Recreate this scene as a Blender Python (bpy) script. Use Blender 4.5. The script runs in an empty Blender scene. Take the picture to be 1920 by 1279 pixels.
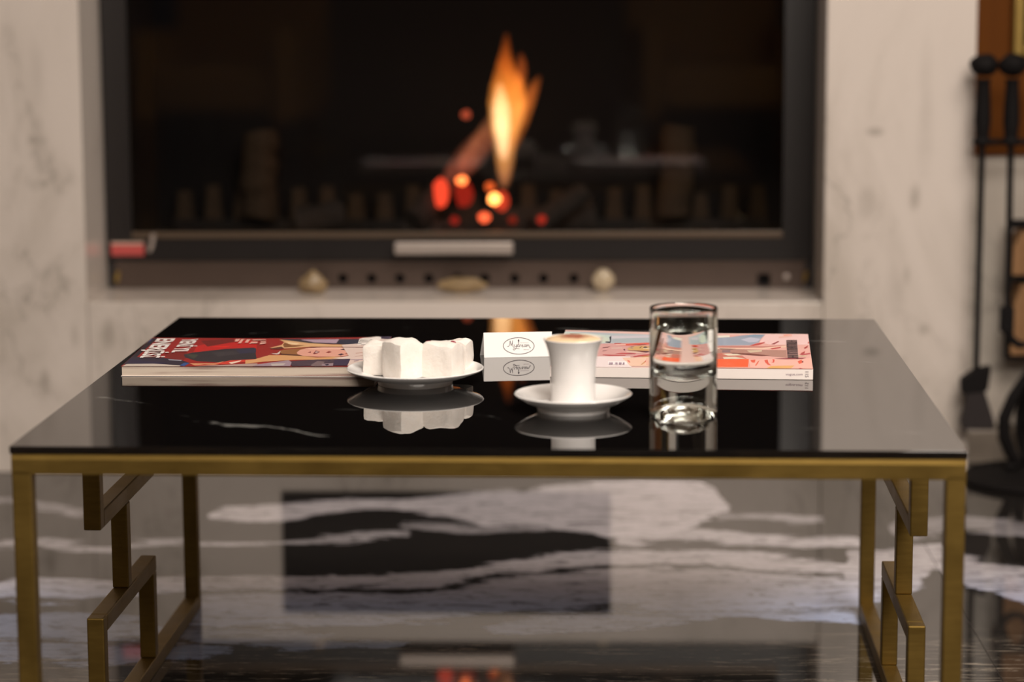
import bpy, bmesh, math, random
from mathutils import Vector, Matrix, noise as mn

S = bpy.context.scene
COL = S.collection
random.seed(7)
PI = math.pi

# ------------------------------------------------------------------ camera
CAM = Vector((0.1018, -4.0133, 0.8319))
YAW, PITCH, ROLL, FPX = -0.0331, 0.1503, -0.0047, 4603.7
fwd = Vector((math.sin(YAW)*math.cos(PITCH), math.cos(YAW)*math.cos(PITCH), -math.sin(PITCH)))
r0 = Vector((math.cos(YAW), -math.sin(YAW), 0)); u0 = r0.cross(fwd)
RGT = r0*math.cos(ROLL) + u0*math.sin(ROLL)
UPV = u0*math.cos(ROLL) - r0*math.sin(ROLL)
cd = bpy.data.cameras.new('camera'); cam = bpy.data.objects.new('camera', cd); COL.objects.link(cam)
M = Matrix((RGT, UPV, -fwd)).transposed().to_4x4(); M.translation = CAM
cam.matrix_world = M
cd.sensor_width = 36; cd.lens = FPX*36/1920; cd.clip_start = 0.05; cd.clip_end = 60
cd.dof.use_dof = True; cd.dof.focus_distance = 2.76; cd.dof.aperture_fstop = 2.9
S.camera = cam

# ------------------------------------------------------------------ world, light, exposure
W = bpy.data.worlds.new('world'); S.world = W; W.use_nodes = True
W.node_tree.nodes['Background'].inputs[0].default_value = (1, .82, .64, 1)
W.node_tree.nodes['Background'].inputs[1].default_value = 0.02

def area(name, loc, target, sx, sy, power, color):
    l = bpy.data.lights.new(name, 'AREA'); l.shape = 'RECTANGLE'; l.size = sx; l.size_y = sy
    l.energy = power; l.color = color
    o = bpy.data.objects.new(name, l); COL.objects.link(o); o.location = loc
    o.rotation_euler = (Vector(target)-Vector(loc)).to_track_quat('-Z', 'Y').to_euler()
    return o
WARM = (1, .90, .80)
area('ceiling_light_main', (1.0, -2.5, 2.72), (0.6, -2.2, 0), 1.8, 1.4, 104, WARM)
area('ceiling_light_front', (0.9, -4.6, 2.72), (0.1, -0.6, 0.5), 2.2, 1.0, 92, WARM)
area('rear_fill_light', (0.5, -5.3, 2.45), (0.1, -1.2, 0.4), 3.0, .7, 62, WARM)  # added fill below the ceiling, brightens fronts and porcelain undersides
S.view_settings.view_transform = 'Standard'; S.view_settings.look = 'None'
S.view_settings.gamma = 1; S.view_settings.use_curve_mapping = False
S.view_settings.exposure = 0.0
S.cycles.use_denoising = True
S.cycles.max_bounces = 14; S.cycles.transparent_max_bounces = 16; S.cycles.transmission_bounces = 12
S.cycles.caustics_reflective = True; S.cycles.caustics_refractive = False

# ------------------------------------------------------------------ image ray helpers (places printed / veined details on their own surface)
def ray(x, y):
    return fwd + RGT*((x-960)/FPX) + UPV*((639.5-y)/FPX)
def onz(x, y, z):
    d = ray(x, y); return CAM + d*((z-CAM.z)/d.z)
def ony(x, y, Y):
    d = ray(x, y); return CAM + d*((Y-CAM.y)/d.y)

# ------------------------------------------------------------------ materials
def lin(c):
    r = []
    for v in c[:3]:
        v /= 255
        r.append(v/12.92 if v <= .04045 else ((v+.055)/1.055)**2.4)
    return tuple(r)+(1,)

class NT:
    def __init__(s, name):
        s.m = bpy.data.materials.new(name); s.m.use_nodes = True; s.t = s.m.node_tree
        s.b = s.t.nodes['Principled BSDF']; s.out = s.t.nodes['Material Output']
    def n(s, typ, **kw):
        o = s.t.nodes.new(typ)
        for k, v in kw.items(): setattr(o, k, v)
        return o
    def l(s, a, b): s.t.links.new(a, b)
    def val(s, sock, v):
        if hasattr(v, 'is_output') : s.l(v, sock)
        else: sock.default_value = v
    def math(s, op, a, b=0.0, c=0.0, clamp=False):
        o = s.n('ShaderNodeMath', operation=op, use_clamp=clamp)
        for i, v in enumerate((a, b, c)): s.val(o.inputs[i], v)
        return o.outputs[0]
    def maprange(s, v, a, b, c=0.0, d=1.0, smooth=True):
        o = s.n('ShaderNodeMapRange'); o.interpolation_type = 'SMOOTHSTEP' if smooth else 'LINEAR'
        s.l(v, o.inputs[0])
        for i, q in enumerate((a, b, c, d)): o.inputs[i+1].default_value = q
        return o.outputs[0]
    def noise(s, vec, scale, detail=4, rough=.55, dist=0):
        o = s.n('ShaderNodeTexNoise'); s.l(vec, o.inputs['Vector'])
        o.inputs['Scale'].default_value = scale; o.inputs['Detail'].default_value = detail
        o.inputs['Roughness'].default_value = rough; o.inputs['Distortion'].default_value = dist
        return o.outputs['Fac']
    def pos(s):
        return s.n('ShaderNodeNewGeometry').outputs['Position']
    def objc(s):
        return s.n('ShaderNodeTexCoord').outputs['Object']
    def scale(s, vec, sc, loc=(0, 0, 0)):
        o = s.n('ShaderNodeMapping'); s.l(vec, o.inputs[0]); o.inputs['Scale'].default_value = sc
        o.inputs['Location'].default_value = loc; return o.outputs[0]
    def mix(s, f, a, b):
        o = s.n('ShaderNodeMix', data_type='RGBA')
        s.val(o.inputs[0], f)
        for i, v in ((6, a), (7, b)):
            s.val(o.inputs[i], v)
        return o.outputs[2]
    def xyz(s, vec):
        o = s.n('ShaderNodeSeparateXYZ'); s.l(vec, o.inputs[0]); return o.outputs
    def curve(s, v, pts):
        o = s.n('ShaderNodeFloatCurve'); s.l(v, o.inputs['Value'])
        c = o.mapping.curves[0]
        pts = sorted(pts)
        c.points[0].location = pts[0]; c.points[1].location = pts[-1]
        for p in pts[1:-1]: c.points.new(*p)
        o.mapping.extend = 'HORIZONTAL'
        for p in c.points: p.handle_type = 'AUTO_CLAMPED'
        o.mapping.use_clip = False
        o.mapping.update()
        return o.outputs[0]
    def bump(s, h, strength, dist=.001):
        o = s.n('ShaderNodeBump'); s.l(h, o.inputs['Height']); o.inputs['Strength'].default_value = strength
        o.inputs['Distance'].default_value = dist; s.l(o.outputs[0], s.b.inputs['Normal'])
    def set(s, **kw):
        for k, v in kw.items():
            s.val(s.b.inputs[k.replace('_', ' ')], v)
        return s.m

def plain(name, col, rough=.5, metal=0, ior=1.5, grain=0, gscale=60):
    t = NT(name)
    t.set(Roughness=rough, Metallic=metal, IOR=ior)
    if grain:
        n = t.noise(t.objc(), gscale, 4)
        dark = tuple(c*(1-grain) for c in col[:3])+(1,)
        t.l(t.mix(n, dark, col), t.b.inputs['Base Color'])
    else:
        t.b.inputs['Base Color'].default_value = col
    return t.m

# marble of the chimney breast: white with grey clouds and a few dark specks
def marble_wall(name, base, cloud, blobs=()):
    t = NT(name); p = t.pos()
    n1 = t.noise(t.scale(p, (1, 1, .6)), 3.2, 6, .6, .8)
    n2 = t.noise(t.scale(p, (1, 1, .45), (4, 2, 7)), 9, 5, .62, .6)
    f = t.maprange(n1, .44, .74, 0, .85)
    c = t.mix(f, base, cloud)
    v = t.maprange(t.math('ABSOLUTE', t.math('SUBTRACT', n2, .5)), 0, .022, .42, 0)
    v = t.math('MULTIPLY', v, t.maprange(n1, .48, .62))
    c = t.mix(v, c, tuple(x*.55 for x in cloud[:3])+(1,))
    for (X, Z, sx, sz, k) in blobs:
        q = t.scale(p, (1/sx, 0, 1/sz), (-X/sx, 0, -Z/sz))
        o = t.n('ShaderNodeVectorMath', operation='LENGTH'); t.l(q, o.inputs[0])
        d = t.math('ADD', o.outputs['Value'], t.math('MULTIPLY', t.math('SUBTRACT', n2, .5), 2.2))
        c = t.mix(t.maprange(d, .15, 1.3, k*.7, 0), c, (.20, .17, .14, 1))
    t.l(c, t.b.inputs['Base Color'])
    return t.set(Roughness=.22, IOR=1.5)
def wall_blob(x, y, w, h, k, Y=0):
    P = ony(x, y, Y); return (P.x, P.z, w/1155/2, h/1155/2, k)
blobs = [wall_blob(*b) for b in [(60, 262, 18, 22, .6), (82, 345, 20, 16, .35), (48, 562, 18, 22, .5), (84, 712, 22, 60, .7), (140, 630, 14, 50, .4),
         (203, 628, 30, 60, .6), (70, 140, 40, 170, .22), (1640, 247, 34, 16, .65), (1716, 374, 26, 60, .6), (1700, 515, 24, 60, .6), (1680, 540, 60, 120, .3), (1625, 385, 40, 60, .35),
         (1736, 205, 40, 260, .25), (1732, 618, 24, 24, .55), (1690, 690, 20, 40, .35), (1830, 410, 60, 90, .35)]]
MARBLE = marble_wall('white_marble', (.645, .575, .525, 1), (.45, .395, .345, 1), blobs)
MARBLE_D = marble_wall('grey_marble', (.52, .465, .41, 1), (.34, .31, .27, 1))

def band_mask(t, x, y, bands, xr, yr, s, wob=None, amp=0.0):
    """Union of vein bands. Each band: list of (x, y_center, half_width) on the surface itself."""
    xn = t.maprange(x, xr[0], xr[1], 0, 1, smooth=False)
    yn = t.maprange(y, yr[0], yr[1], 0, 1, smooth=False)
    if wob is not None: yn = t.math('ADD', yn, t.math('MULTIPLY', t.math('SUBTRACT', wob, .5), amp/(yr[1]-yr[0])))
    K = 1/(yr[1]-yr[0]); tot = None
    for B, gain in bands:
        B = sorted(B)
        cx = [((q[0]-xr[0])/(xr[1]-xr[0]), (q[1]-yr[0])*K) for q in B]
        e = 0.03/(xr[1]-xr[0])
        hx = [(cx[0][0]-e, 0.0)] + [(a[0], .5+q[2]*K*10) for a, q in zip(cx, B)] + [(cx[-1][0]+e, 0.0)]
        c = t.curve(xn, cx); h = t.curve(xn, hx)
        h = t.math('MULTIPLY', t.math('SUBTRACT', h, .5), .1)
        d = t.math('SUBTRACT', h, t.math('ABSOLUTE', t.math('SUBTRACT', yn, c)))
        m = t.math('MULTIPLY', t.maprange(d, -s*K, s*K), gain)
        tot = m if tot is None else t.math('MAXIMUM', tot, m)
    return tot

def px_band(top, bot, z):
    """edges picked in the photograph, turned into (x, y, half width) on the plane z"""
    T = [onz(a, b, z) for a, b in top]; Bq = [onz(a, b, z) for a, b in bot]
    out = []
    def interp(L, x):
        L = sorted((p.x, p.y) for p in L)
        if x <= L[0][0]: return L[0][1]
        for (x0, y0), (x1, y1) in zip(L, L[1:]):
            if x <= x1: return y0+(y1-y0)*(x-x0)/(x1-x0)
        return L[-1][1]
    xs = [p.x for p in T+Bq]; a, b = min(xs), max(xs)
    for i in range(13):
        x = a+(b-a)*i/12; yt, yb = interp(T, x), interp(Bq, x)
        out.append((x, (yt+yb)/2, abs(yt-yb)/2))
    return out
Z8 = lambda L: [(380+a/1.524, 880+b/1.524) for a, b in L]

def floor_mat():
    t = NT('black_white_marble'); p = t.pos(); X = t.xyz(p)
    wob = t.noise(t.scale(p, (1.4, 4, 1)), 3.5, 6, .62, .4)
    fine = t.noise(t.scale(p, (5, 42, 1)), 1.6, 6, .68, .9)
    grit = t.noise(t.scale(p, (16, 40, 1)), 3, 5, .7)
    B = []
    def add(top, bot, g=1.0, z8=True):
        if z8: top, bot = Z8(top), Z8(bot)
        B.append((px_band(top, bot, 0), g))
    # wisp that crosses the dark panel's reflection
    add([(50, 112), (230, 104), (450, 80), (600, 82), (750, 78), (900, 62), (1000, 90), (1160, 140)], [(50, 142), (230, 152), (350, 126), (520, 112), (650, 128), (800, 150), (950, 165), (1160, 182)])
    add([(580, 150), (700, 152), (960, 160)], [(580, 166), (760, 178), (960, 176)], .55)
    add([(0, 208), (200, 204), (400, 190), (580, 178)], [(0, 222), (200, 220), (400, 204), (580, 190)], .7)
    # pale cloud to the right
    add([(850, 92), (930, 62), (1010, 44), (1180, 30), (1470, 36), (1500, 100)], [(850, 97), (940, 100), (1180, 205), (1330, 200), (1480, 120)], 1.0)
    add([(1200, 190), (1400, 170), (1700, 200), (1860, 190)], [(1200, 215), (1400, 205), (1700, 222), (1860, 228)], .9)
    add([(1480, 128), (1600, 128), (1760, 140)], [(1480, 140), (1600, 146), (1760, 152)], .6)
    # broad lower flow
    add([(-560, 318), (-300, 312), (0, 312), (230, 304), (500, 302), (640, 300), (760, 280), (900, 260), (1100, 232), (1250, 224), (1500, 232), (1870, 268)],
        [(-560, 370), (-300, 380), (0, 345), (300, 340), (600, 338), (750, 318), (900, 290), (1150, 275), (1400, 268), (1700, 290), (1870, 300)], 1.0)
    add([(0, 366), (300, 352), (600, 352), (750, 332), (900, 302), (1150, 288), (1400, 282), (1870, 312)],
        [(0, 446), (300, 455), (560, 440), (760, 420), (900, 418), (1150, 402), (1400, 396), (1870, 400)], 1.0)
    add([(-560, 408), (-300, 410), (0, 455), (300, 470), (500, 482)], [(-560, 476), (-300, 470), (0, 500), (300, 512), (560, 510)], .6)
    add([(-560, 482), (-300, 488), (-100, 500), (60, 520)], [(-560, 548), (-300, 552), (-100, 552), (60, 540)], .55)
    add([(800, 446), (920, 430), (1150, 410), (1400, 402), (1875, 404)], [(800, 450), (920, 468), (1150, 450), (1400, 430), (1875, 438)], .9)
    # right hand side, beyond the table legs
    add([(1700, 978), (1800, 968), (1925, 985)], [(1700, 1010), (1800, 992), (1925, 1000)], .4, False)
    add([(1790, 1040), (1850, 1052), (1930, 1060)], [(1790, 1090), (1850, 1110), (1930, 1135)], .75, False)
    add([(1640, 1040), (1700, 1035), (1760, 1020)], [(1640, 1140), (1700, 1120), (1760, 1060)], .75, False)
    add([(-60, 1015), (60, 1012), (200, 1022), (340, 1008)], [(-60, 1026), (60, 1022), (200, 1034), (340, 1020)], .6, False)
    add([(-60, 930), (20, 932), (110, 950), (150, 960)], [(-60, 948), (20, 946), (110, 962), (150, 968)], .5, False)
    grit2 = t.noise(t.scale(p, (8, 24, 1)), 2.2, 7, .74, .8)
    wob = t.math('ADD', wob, t.math('MULTIPLY', t.math('SUBTRACT', grit2, .5), .5))
    m = band_mask(t, X[0], X[1], B, (-2.0, 2.0), (-3.0, 1.0), .010, wob, .17)
    m = t.math('MULTIPLY', m, t.maprange(grit, .28, .44, .40, 1))
    m = t.math('MULTIPLY', m, t.maprange(grit2, .38, .50, .42, 1))
    m = t.math('MULTIPLY', m, t.maprange(fine, .34, .40, .35, 1))
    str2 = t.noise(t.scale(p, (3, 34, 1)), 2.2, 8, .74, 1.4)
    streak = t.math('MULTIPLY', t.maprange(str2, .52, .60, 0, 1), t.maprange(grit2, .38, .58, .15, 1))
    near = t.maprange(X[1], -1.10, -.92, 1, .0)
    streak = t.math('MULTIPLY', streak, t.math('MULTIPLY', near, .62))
    base = t.mix(t.noise(t.scale(p, (2, 7, 1)), 3, 4), (.010, .009, .009, 1), (.03, .026, .023, 1))
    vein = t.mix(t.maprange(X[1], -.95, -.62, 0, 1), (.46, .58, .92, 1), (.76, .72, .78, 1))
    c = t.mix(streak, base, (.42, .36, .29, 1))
    c = t.mix(m, c, vein)
    t.l(c, t.b.inputs['Base Color'])
    t.l(t.math('ADD', t.math('MULTIPLY', near, .012), .03), t.b.inputs['Roughness'])
    return t.set(IOR=1.55)
FLOOR = floor_mat()

TH = .3869                       # table height
def top_mat():
    t = NT('black_glass_top'); p = t.pos(); X = t.xyz(p)
    wob = t.noise(p, 26, 5, .65); brk = t.noise(p, 17, 4, .6)
    B = []
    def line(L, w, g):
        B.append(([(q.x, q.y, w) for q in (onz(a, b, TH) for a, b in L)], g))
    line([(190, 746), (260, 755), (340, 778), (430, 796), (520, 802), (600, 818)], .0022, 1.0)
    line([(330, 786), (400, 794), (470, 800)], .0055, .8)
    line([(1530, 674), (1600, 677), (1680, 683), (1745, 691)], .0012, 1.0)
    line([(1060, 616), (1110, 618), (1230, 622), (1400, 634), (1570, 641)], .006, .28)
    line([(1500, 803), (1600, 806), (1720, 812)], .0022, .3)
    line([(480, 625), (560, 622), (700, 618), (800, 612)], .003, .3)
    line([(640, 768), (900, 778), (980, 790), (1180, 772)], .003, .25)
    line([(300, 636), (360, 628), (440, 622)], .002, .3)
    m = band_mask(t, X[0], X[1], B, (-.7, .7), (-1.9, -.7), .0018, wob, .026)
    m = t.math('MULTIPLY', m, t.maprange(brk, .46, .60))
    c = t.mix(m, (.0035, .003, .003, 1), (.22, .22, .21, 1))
    t.l(c, t.b.inputs['Base Color'])
    return t.set(Roughness=.012, IOR=1.70)
TOP = top_mat()

def brass_mat():
    t = NT('brushed_brass'); o = t.objc()
    n = t.noise(t.scale(o, (30, 30, 240)), 1, 5, .6); n2 = t.noise(t.scale(o, (8, 8, 8)), 1, 4, .6)
    c = t.mix(t.math('MULTIPLY', n, n2), (.135, .082, .018, 1), (.35, .235, .062, 1))
    t.l(c, t.b.inputs['Base Color'])
    t.l(t.maprange(n2, .3, .7, .42, .56), t.b.inputs['Roughness'])
    return t.set(Metallic=.9)
BRASS = brass_mat()

def art_mat(name, rough=.35):
    t = NT(name); a = t.n('ShaderNodeVertexColor', layer_name='print'); t.l(a.outputs[0], t.b.inputs['Base Color'])
    return t.set(Roughness=rough)
PRINT = art_mat('printed_gloss_paper', .42)
def pages_mat():
    t = NT('page_edges'); o = t.objc()
    n = t.noise(t.scale(o, (3, 3, 900)), 1, 3, .6); n2 = t.noise(t.scale(o, (7, 3, 260)), 1, 3)
    c = t.mix(t.math('MULTIPLY', n, n2, clamp=True), (.62, .53, .44, 1), (.40, .31, .25, 1))
    t.l(t.mix(t.maprange(n2, .5, .68), c, (.30, .20, .17, 1)), t.b.inputs['Base Color'])
    return t.set(Roughness=.7)
PAGES = pages_mat()
WHITE_PAPER = plain('white_card', (.92, .885, .87, 1), .55, grain=.03)
SPINE = plain('white_spine_paper', (.86, .78, .745, 1), .4, grain=.04)
INK = plain('dark_ink', lin((52, 34, 52)), .5)
INK_PALE = plain('pale_ink', lin((150, 130, 140)), .5)
INK_WHITE = plain('white_ink', (.85, .80, .78, 1), .45)
PORCELAIN = plain('white_porcelain', (.82, .80, .79, 1), .10, ior=1.55, grain=.02)
def glass_mat(name, ior, rough=0.0, col=(1, 1, 1, 1)):
    t = NT(name); g = t.n('ShaderNodeBsdfGlass'); g.inputs['IOR'].default_value = ior
    g.inputs['Roughness'].default_value = rough; g.inputs['Color'].default_value = col
    t.l(g.outputs[0], t.out.inputs['Surface']); return t.m
GLASS = glass_mat('clear_glass', 1.5, 0, (.97, .985, .97, 1)); WATER = glass_mat('water', 1.33); WATER_SIDE = glass_mat('water_in_glass', 1.33/1.5)
def pane_mat():
    t = NT('fire_door_glass'); f = t.n('ShaderNodeFresnel'); f.inputs['IOR'].default_value = 1.5
    tr = t.n('ShaderNodeBsdfTransparent'); tr.inputs[0].default_value = (.80, .79, .78, 1)
    gl = t.n('ShaderNodeBsdfGlossy'); gl.inputs['Roughness'].default_value = .02
    mx = t.n('ShaderNodeMixShader'); t.l(f.outputs[0], mx.inputs[0]); t.l(tr.outputs[0], mx.inputs[1]); t.l(gl.outputs[0], mx.inputs[2])
    t.l(mx.outputs[0], t.out.inputs['Surface']); return t.m
PANE = pane_mat()
def lump_mat():
    t = NT('sugar_dusted_sweet'); n = t.noise(t.objc(), 160, 6, .7)
    t.l(t.mix(n, (.74, .68, .62, 1), (.88, .84, .80, 1)), t.b.inputs['Base Color'])
    t.bump(n, .5, .002)
    return t.set(Roughness=.9, Subsurface_Weight=.12, Subsurface_Radius=(.012, .009, .007))
LUMP = lump_mat()
FRUIT = plain('red_fruit', (.28, .03, .05, 1), .5, grain=.2)
def coffee_mat():
    t = NT('milk_foam'); o = t.objc(); X = t.xyz(o)
    r = t.n('ShaderNodeVectorMath', operation='LENGTH'); t.l(t.scale(o, (1, 1, 0)), r.inputs[0])
    n = t.noise(o, 90, 5, .6, .5)
    d = t.math('ADD', r.outputs['Value'], t.math('MULTIPLY', t.math('SUBTRACT', n, .5), .03))
    t.l(t.mix(t.maprange(d, .006, .022), (.34, .09, .045, 1), (.74, .55, .34, 1)), t.b.inputs['Base Color'])
    return t.set(Roughness=.45)
FOAM = coffee_mat()
PLINTH = marble_wall('brown_grey_marble', (.27, .225, .185, 1), (.17, .145, .12, 1))
BLACK_METAL = plain('black_steel', (.020, .016, .016, 1), .38, .0, grain=.3, gscale=30)
DOOR_METAL = plain('door_frame_steel', (.012, .009, .0085, 1), .34, .0, grain=.25, gscale=20)
TRIM_METAL = plain('brown_grey_steel', (.12, .085, .07, 1), .3, .55, grain=.25, gscale=14)
STEEL = plain('satin_steel', (.50, .43, .39, 1), .4, .6, grain=.1)
IRON = plain('wrought_iron', (.007, .0055, .0055, 1), .75, ior=1.25, grain=.4, gscale=50)
BRISTLE = plain('dark_bristle', (.025, .018, .018, 1), .9, grain=.6, gscale=400)
BRICK = plain('sooty_firebrick', (.05, .032, .02, 1), .85, grain=.6, gscale=25)
BRICK_L = plain('brown_firebrick', (.10, .062, .034, 1), .85, grain=.5, gscale=22)
SOOT = plain('soot_black', (.006, .004, .005, 1), .9, grain=.5, gscale=18)
ASH = plain('grey_ash', (.10, .085, .075, 1), .95, grain=.6, gscale=60)
CHAR = plain('charred_wood', (.085, .070, .062, 1), .9, grain=.75, gscale=45)
def wood_mat(name, a, b, sc=(4, 4, 40), rough=.4):
    t = NT(name); n = t.noise(t.scale(t.objc(), sc), 1, 6, .6, .8)
    t.l(t.mix(n, a, b), t.b.inputs['Base Color']); return t.set(Roughness=rough, IOR=1.22)
WOOD = wood_mat('red_brown_wood', (.075, .020, .0010, 1), (.125, .038, .0022, 1), (30, 30, 3), .7)
LOGWOOD = wood_mat('split_log', (.22, .11, .05, 1), (.42, .24, .12, 1), (40, 6, 40), .8)
BARK = plain('bark', (.05, .035, .025, 1), .95, grain=.7, gscale=70)
GOLD = plain('aged_gold', (.42, .28, .08, 1), .35, .8, grain=.3)
MIRROR = plain('dark_mirror', (.04, .04, .035, 1), .05, .9)
RED = plain('red_label', lin((178, 70, 66)), .5)
LABEL_W = plain('label_white', lin((190, 165, 150)), .5)
TAN_LUMP = plain('tan_lump', (.36, .25, .13, 1), .35, grain=.5, gscale=50)
CREAM_LUMP = plain('cream_lump', (.52, .42, .29, 1), .12, grain=.2, gscale=50)
PAINT = plain('warm_plaster', (.20, .15, .11, 1), .9, grain=.1, gscale=3)
CEIL = plain('ceiling_plaster', (.70, .64, .56, 1), .9, grain=.05, gscale=3)
LEATHER = plain('ochre_leather', (.40, .20, .05, 1), .6, grain=.2, gscale=30)
BLUE_CLOTH = plain('slate_blue_cloth', (.09, .10, .17, 1), .9, grain=.2, gscale=30)
def emit(name, col, st):
    t = NT(name); e = t.n('ShaderNodeEmission'); e.inputs[0].default_value = col; e.inputs[1].default_value = st
    t.l(e.outputs[0], t.out.inputs['Surface']); return t.m

# ------------------------------------------------------------------ mesh helpers
def obj(name, bm, mat, parent=None, smooth=False, bevel=0.0, seg=2, loc=None, recalc=True):
    me = bpy.data.meshes.new(name)
    if recalc: bmesh.ops.recalc_face_normals(bm, faces=bm.faces)
    bm.to_mesh(me); bm.free()
    me.materials.append(mat)
    if smooth:
        for p in me.polygons: p.use_smooth = True
        me.set_sharp_from_angle(angle=.65)
    o = bpy.data.objects.new(name, me); COL.objects.link(o)
    if parent: o.parent = parent
    if loc is not None: o.location = loc
    if bevel:
        m = o.modifiers.new('bevel', 'BEVEL'); m.width = bevel; m.segments = seg; m.limit_method = 'ANGLE'
        m.harden_normals = False
    return o
def tag(o, label=None, cat=None, group=None, kind=None):
    for k, v in (('label', label), ('category', cat), ('group', group), ('kind', kind)):
        if v: o[k] = v
    return o
def thing(name, label, cat, loc=(0, 0, 0), rz=0, group=None):
    o = bpy.data.objects.new(name, None); COL.objects.link(o); o.location = loc; o.rotation_euler = (0, 0, rz)
    o.empty_display_size = .05
    return tag(o, label, cat, group)
def struct(name, bm, mat, parent=None, **kw):
    o = obj(name, bm, mat, parent, **kw)
    if parent is None: o['kind'] = 'structure'
    return o
def box(lo, hi, bm=None):
    bm = bm or bmesh.new()
    v = [bm.verts.new((x, y, z)) for x in (lo[0], hi[0]) for y in (lo[1], hi[1]) for z in (lo[2], hi[2])]
    for f in ((0, 1, 3, 2), (4, 6, 7, 5), (0, 4, 5, 1), (2, 3, 7, 6), (0, 2, 6, 4), (1, 5, 7, 3)):
        bm.faces.new([v[i] for i in f])
    return bm
def lathe(prof, n=48, bm=None, c=(0, 0, 0), close=False):
    bm = bm or bmesh.new(); rings = []
    for r, z in prof:
        if r < 1e-6: rings.append([bm.verts.new((c[0], c[1], c[2]+z))])
        else: rings.append([bm.verts.new((c[0]+r*math.cos(2*PI*i/n), c[1]+r*math.sin(2*PI*i/n), c[2]+z)) for i in range(n)])
    seq = list(zip(rings, rings[1:]))
    if close: seq.append((rings[-1], rings[0]))
    for a, b in seq:
        for i in range(n):
            j = (i+1) % n
            if len(a) == 1 and len(b) == 1: continue
            if len(a) == 1: bm.faces.new((a[0], b[j], b[i]))
            elif len(b) == 1: bm.faces.new((a[i], a[j], b[0]))
            else: bm.faces.new((a[i], a[j], b[j], b[i]))
    return bm
def tube(path, rad, n=10, bm=None, flat=(1, 1)):
    """swept tube with capped ends; rad a number or list"""
    bm = bm or bmesh.new(); P = [Vector(p) for p in path]; rings = []
    for i, p in enumerate(P):
        t = (P[min(i+1, len(P)-1)]-P[max(i-1, 0)]).normalized()
        a = Vector((0, 1, 0)) if abs(t.y) < .9 else Vector((1, 0, 0))
        u = t.cross(a).normalized(); w = u.cross(t).normalized()
        r = rad[i] if isinstance(rad, (list, tuple)) else rad
        rings.append([bm.verts.new(p+u*(r*flat[0]*math.cos(2*PI*k/n))+w*(r*flat[1]*math.sin(2*PI*k/n))) for k in range(n)])
    for a, b in zip(rings, rings[1:]):
        for k in range(n): bm.faces.new((a[k], a[(k+1) % n], b[(k+1) % n], b[k]))
    bm.faces.new(rings[0]); bm.faces.new(rings[-1][::-1])
    return bm
def prism(poly, axis, a, b, bm=None):
    """poly in the plane across 'axis' (x: (y,z), y: (x,z), z: (x,y))"""
    bm = bm or bmesh.new()
    def mk(q, h): return {'x': (h, q[0], q[1]), 'y': (q[0], h, q[1]), 'z': (q[0], q[1], h)}[axis]
    A = [bm.verts.new(mk(q, a)) for q in poly]; B = [bm.verts.new(mk(q, b)) for q in poly]
    bm.faces.new(A[::-1]); bm.faces.new(B)
    n = len(poly)
    for i in range(n): bm.faces.new((A[i], A[(i+1) % n], B[(i+1) % n], B[i]))
    return bm
def blob(center, size, seed, sub=3, amp=.18, sc=None):
    bm = bmesh.new(); bmesh.ops.create_icosphere(bm, subdivisions=sub, radius=1)
    for v in bm.verts:
        d = v.co.normalized(); k = 1+amp*mn.noise(d*1.7+Vector((seed*3.1, seed, 0)))+amp*.5*mn.noise(d*4+Vector((seed, 0, seed*2)))
        v.co = Vector((center[0]+d.x*size[0]*k, center[1]+d.y*size[1]*k, center[2]+d.z*size[2]*k))
    return bm
def text_bm(txt, height, condense=1.0, bold=0.0):
    c = bpy.data.curves.new('t', 'FONT'); c.body = txt; c.size = 1; c.offset = bold; c.resolution_u = 3
    o = bpy.data.objects.new('t', c); COL.objects.link(o)
    dg = bpy.context.evaluated_depsgraph_get(); dg.update()
    me = bpy.data.meshes.new_from_object(o.evaluated_get(dg))
    bpy.data.objects.remove(o); bpy.data.curves.remove(c)
    bm = bmesh.new(); bm.from_mesh(me); bpy.data.meshes.remove(me)
    xs = [v.co.x for v in bm.verts]; ys = [v.co.y for v in bm.verts]
    x0, x1, y0, y1 = min(xs), max(xs), min(ys), max(ys)
    for v in bm.verts: v.co = Vector(((v.co.x-x0)/(x1-x0), (v.co.y-y0)/(y1-y0), 0))   # unit square
    return bm

# ================================================================== SETTING
RX0, RX1, RY0, CZ = -2.6, 2.4, -8.0, 2.8
BR = .722                                    # right corner of the chimney breast
OX0, OX1, OZ0, OZ1 = -.736, .480, .289, 1.02 # opening of the hearth
ALC = .13                                    # wall plane beside the breast
DEP = .80
# floor: grout bed with large polished slabs
fl = struct('floor', box((RX0-.1, RY0-.1, -.06), (RX1+.1, 1.0, -.0015)), ASH)
sx = onz(1842, 1210, 0).x
xs = [sx-1.7*2, sx-1.7, sx, sx+1.7, ]
ysl = [.12-1.62*k for k in range(6)]
tile_me = None
for i in range(-2, 2):
    for j in range(-1, 5):
        x0 = max(RX0, sx+1.7*i); x1 = min(RX1, sx+1.7*(i+1)); y1 = min(.9, .20-1.62*j); y0 = max(RY0, .20-1.62*(j+1))
        if x1-x0 < .02 or y1-y0 < .02: continue
        obj('floor_slab', box((x0+.0006, y0+.0006, -.0015), (x1-.0006, y1-.0006, 0)), FLOOR, fl)
# walls
struct('wall_left', box((RX0-.1, RY0, 0), (RX0, 1.0, CZ)), PAINT)
struct('wall_right', box((RX1, RY0, 0), (RX1+.1, 1.0, CZ)), PAINT)
struct('wall_back', box((RX0-.1, RY0-.1, 0), (RX1+.1, RY0, CZ)), PAINT)
struct('ceiling', box((RX0-.1, RY0-.1, CZ), (RX1+.1, 1.0, CZ+.1)), CEIL)
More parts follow.
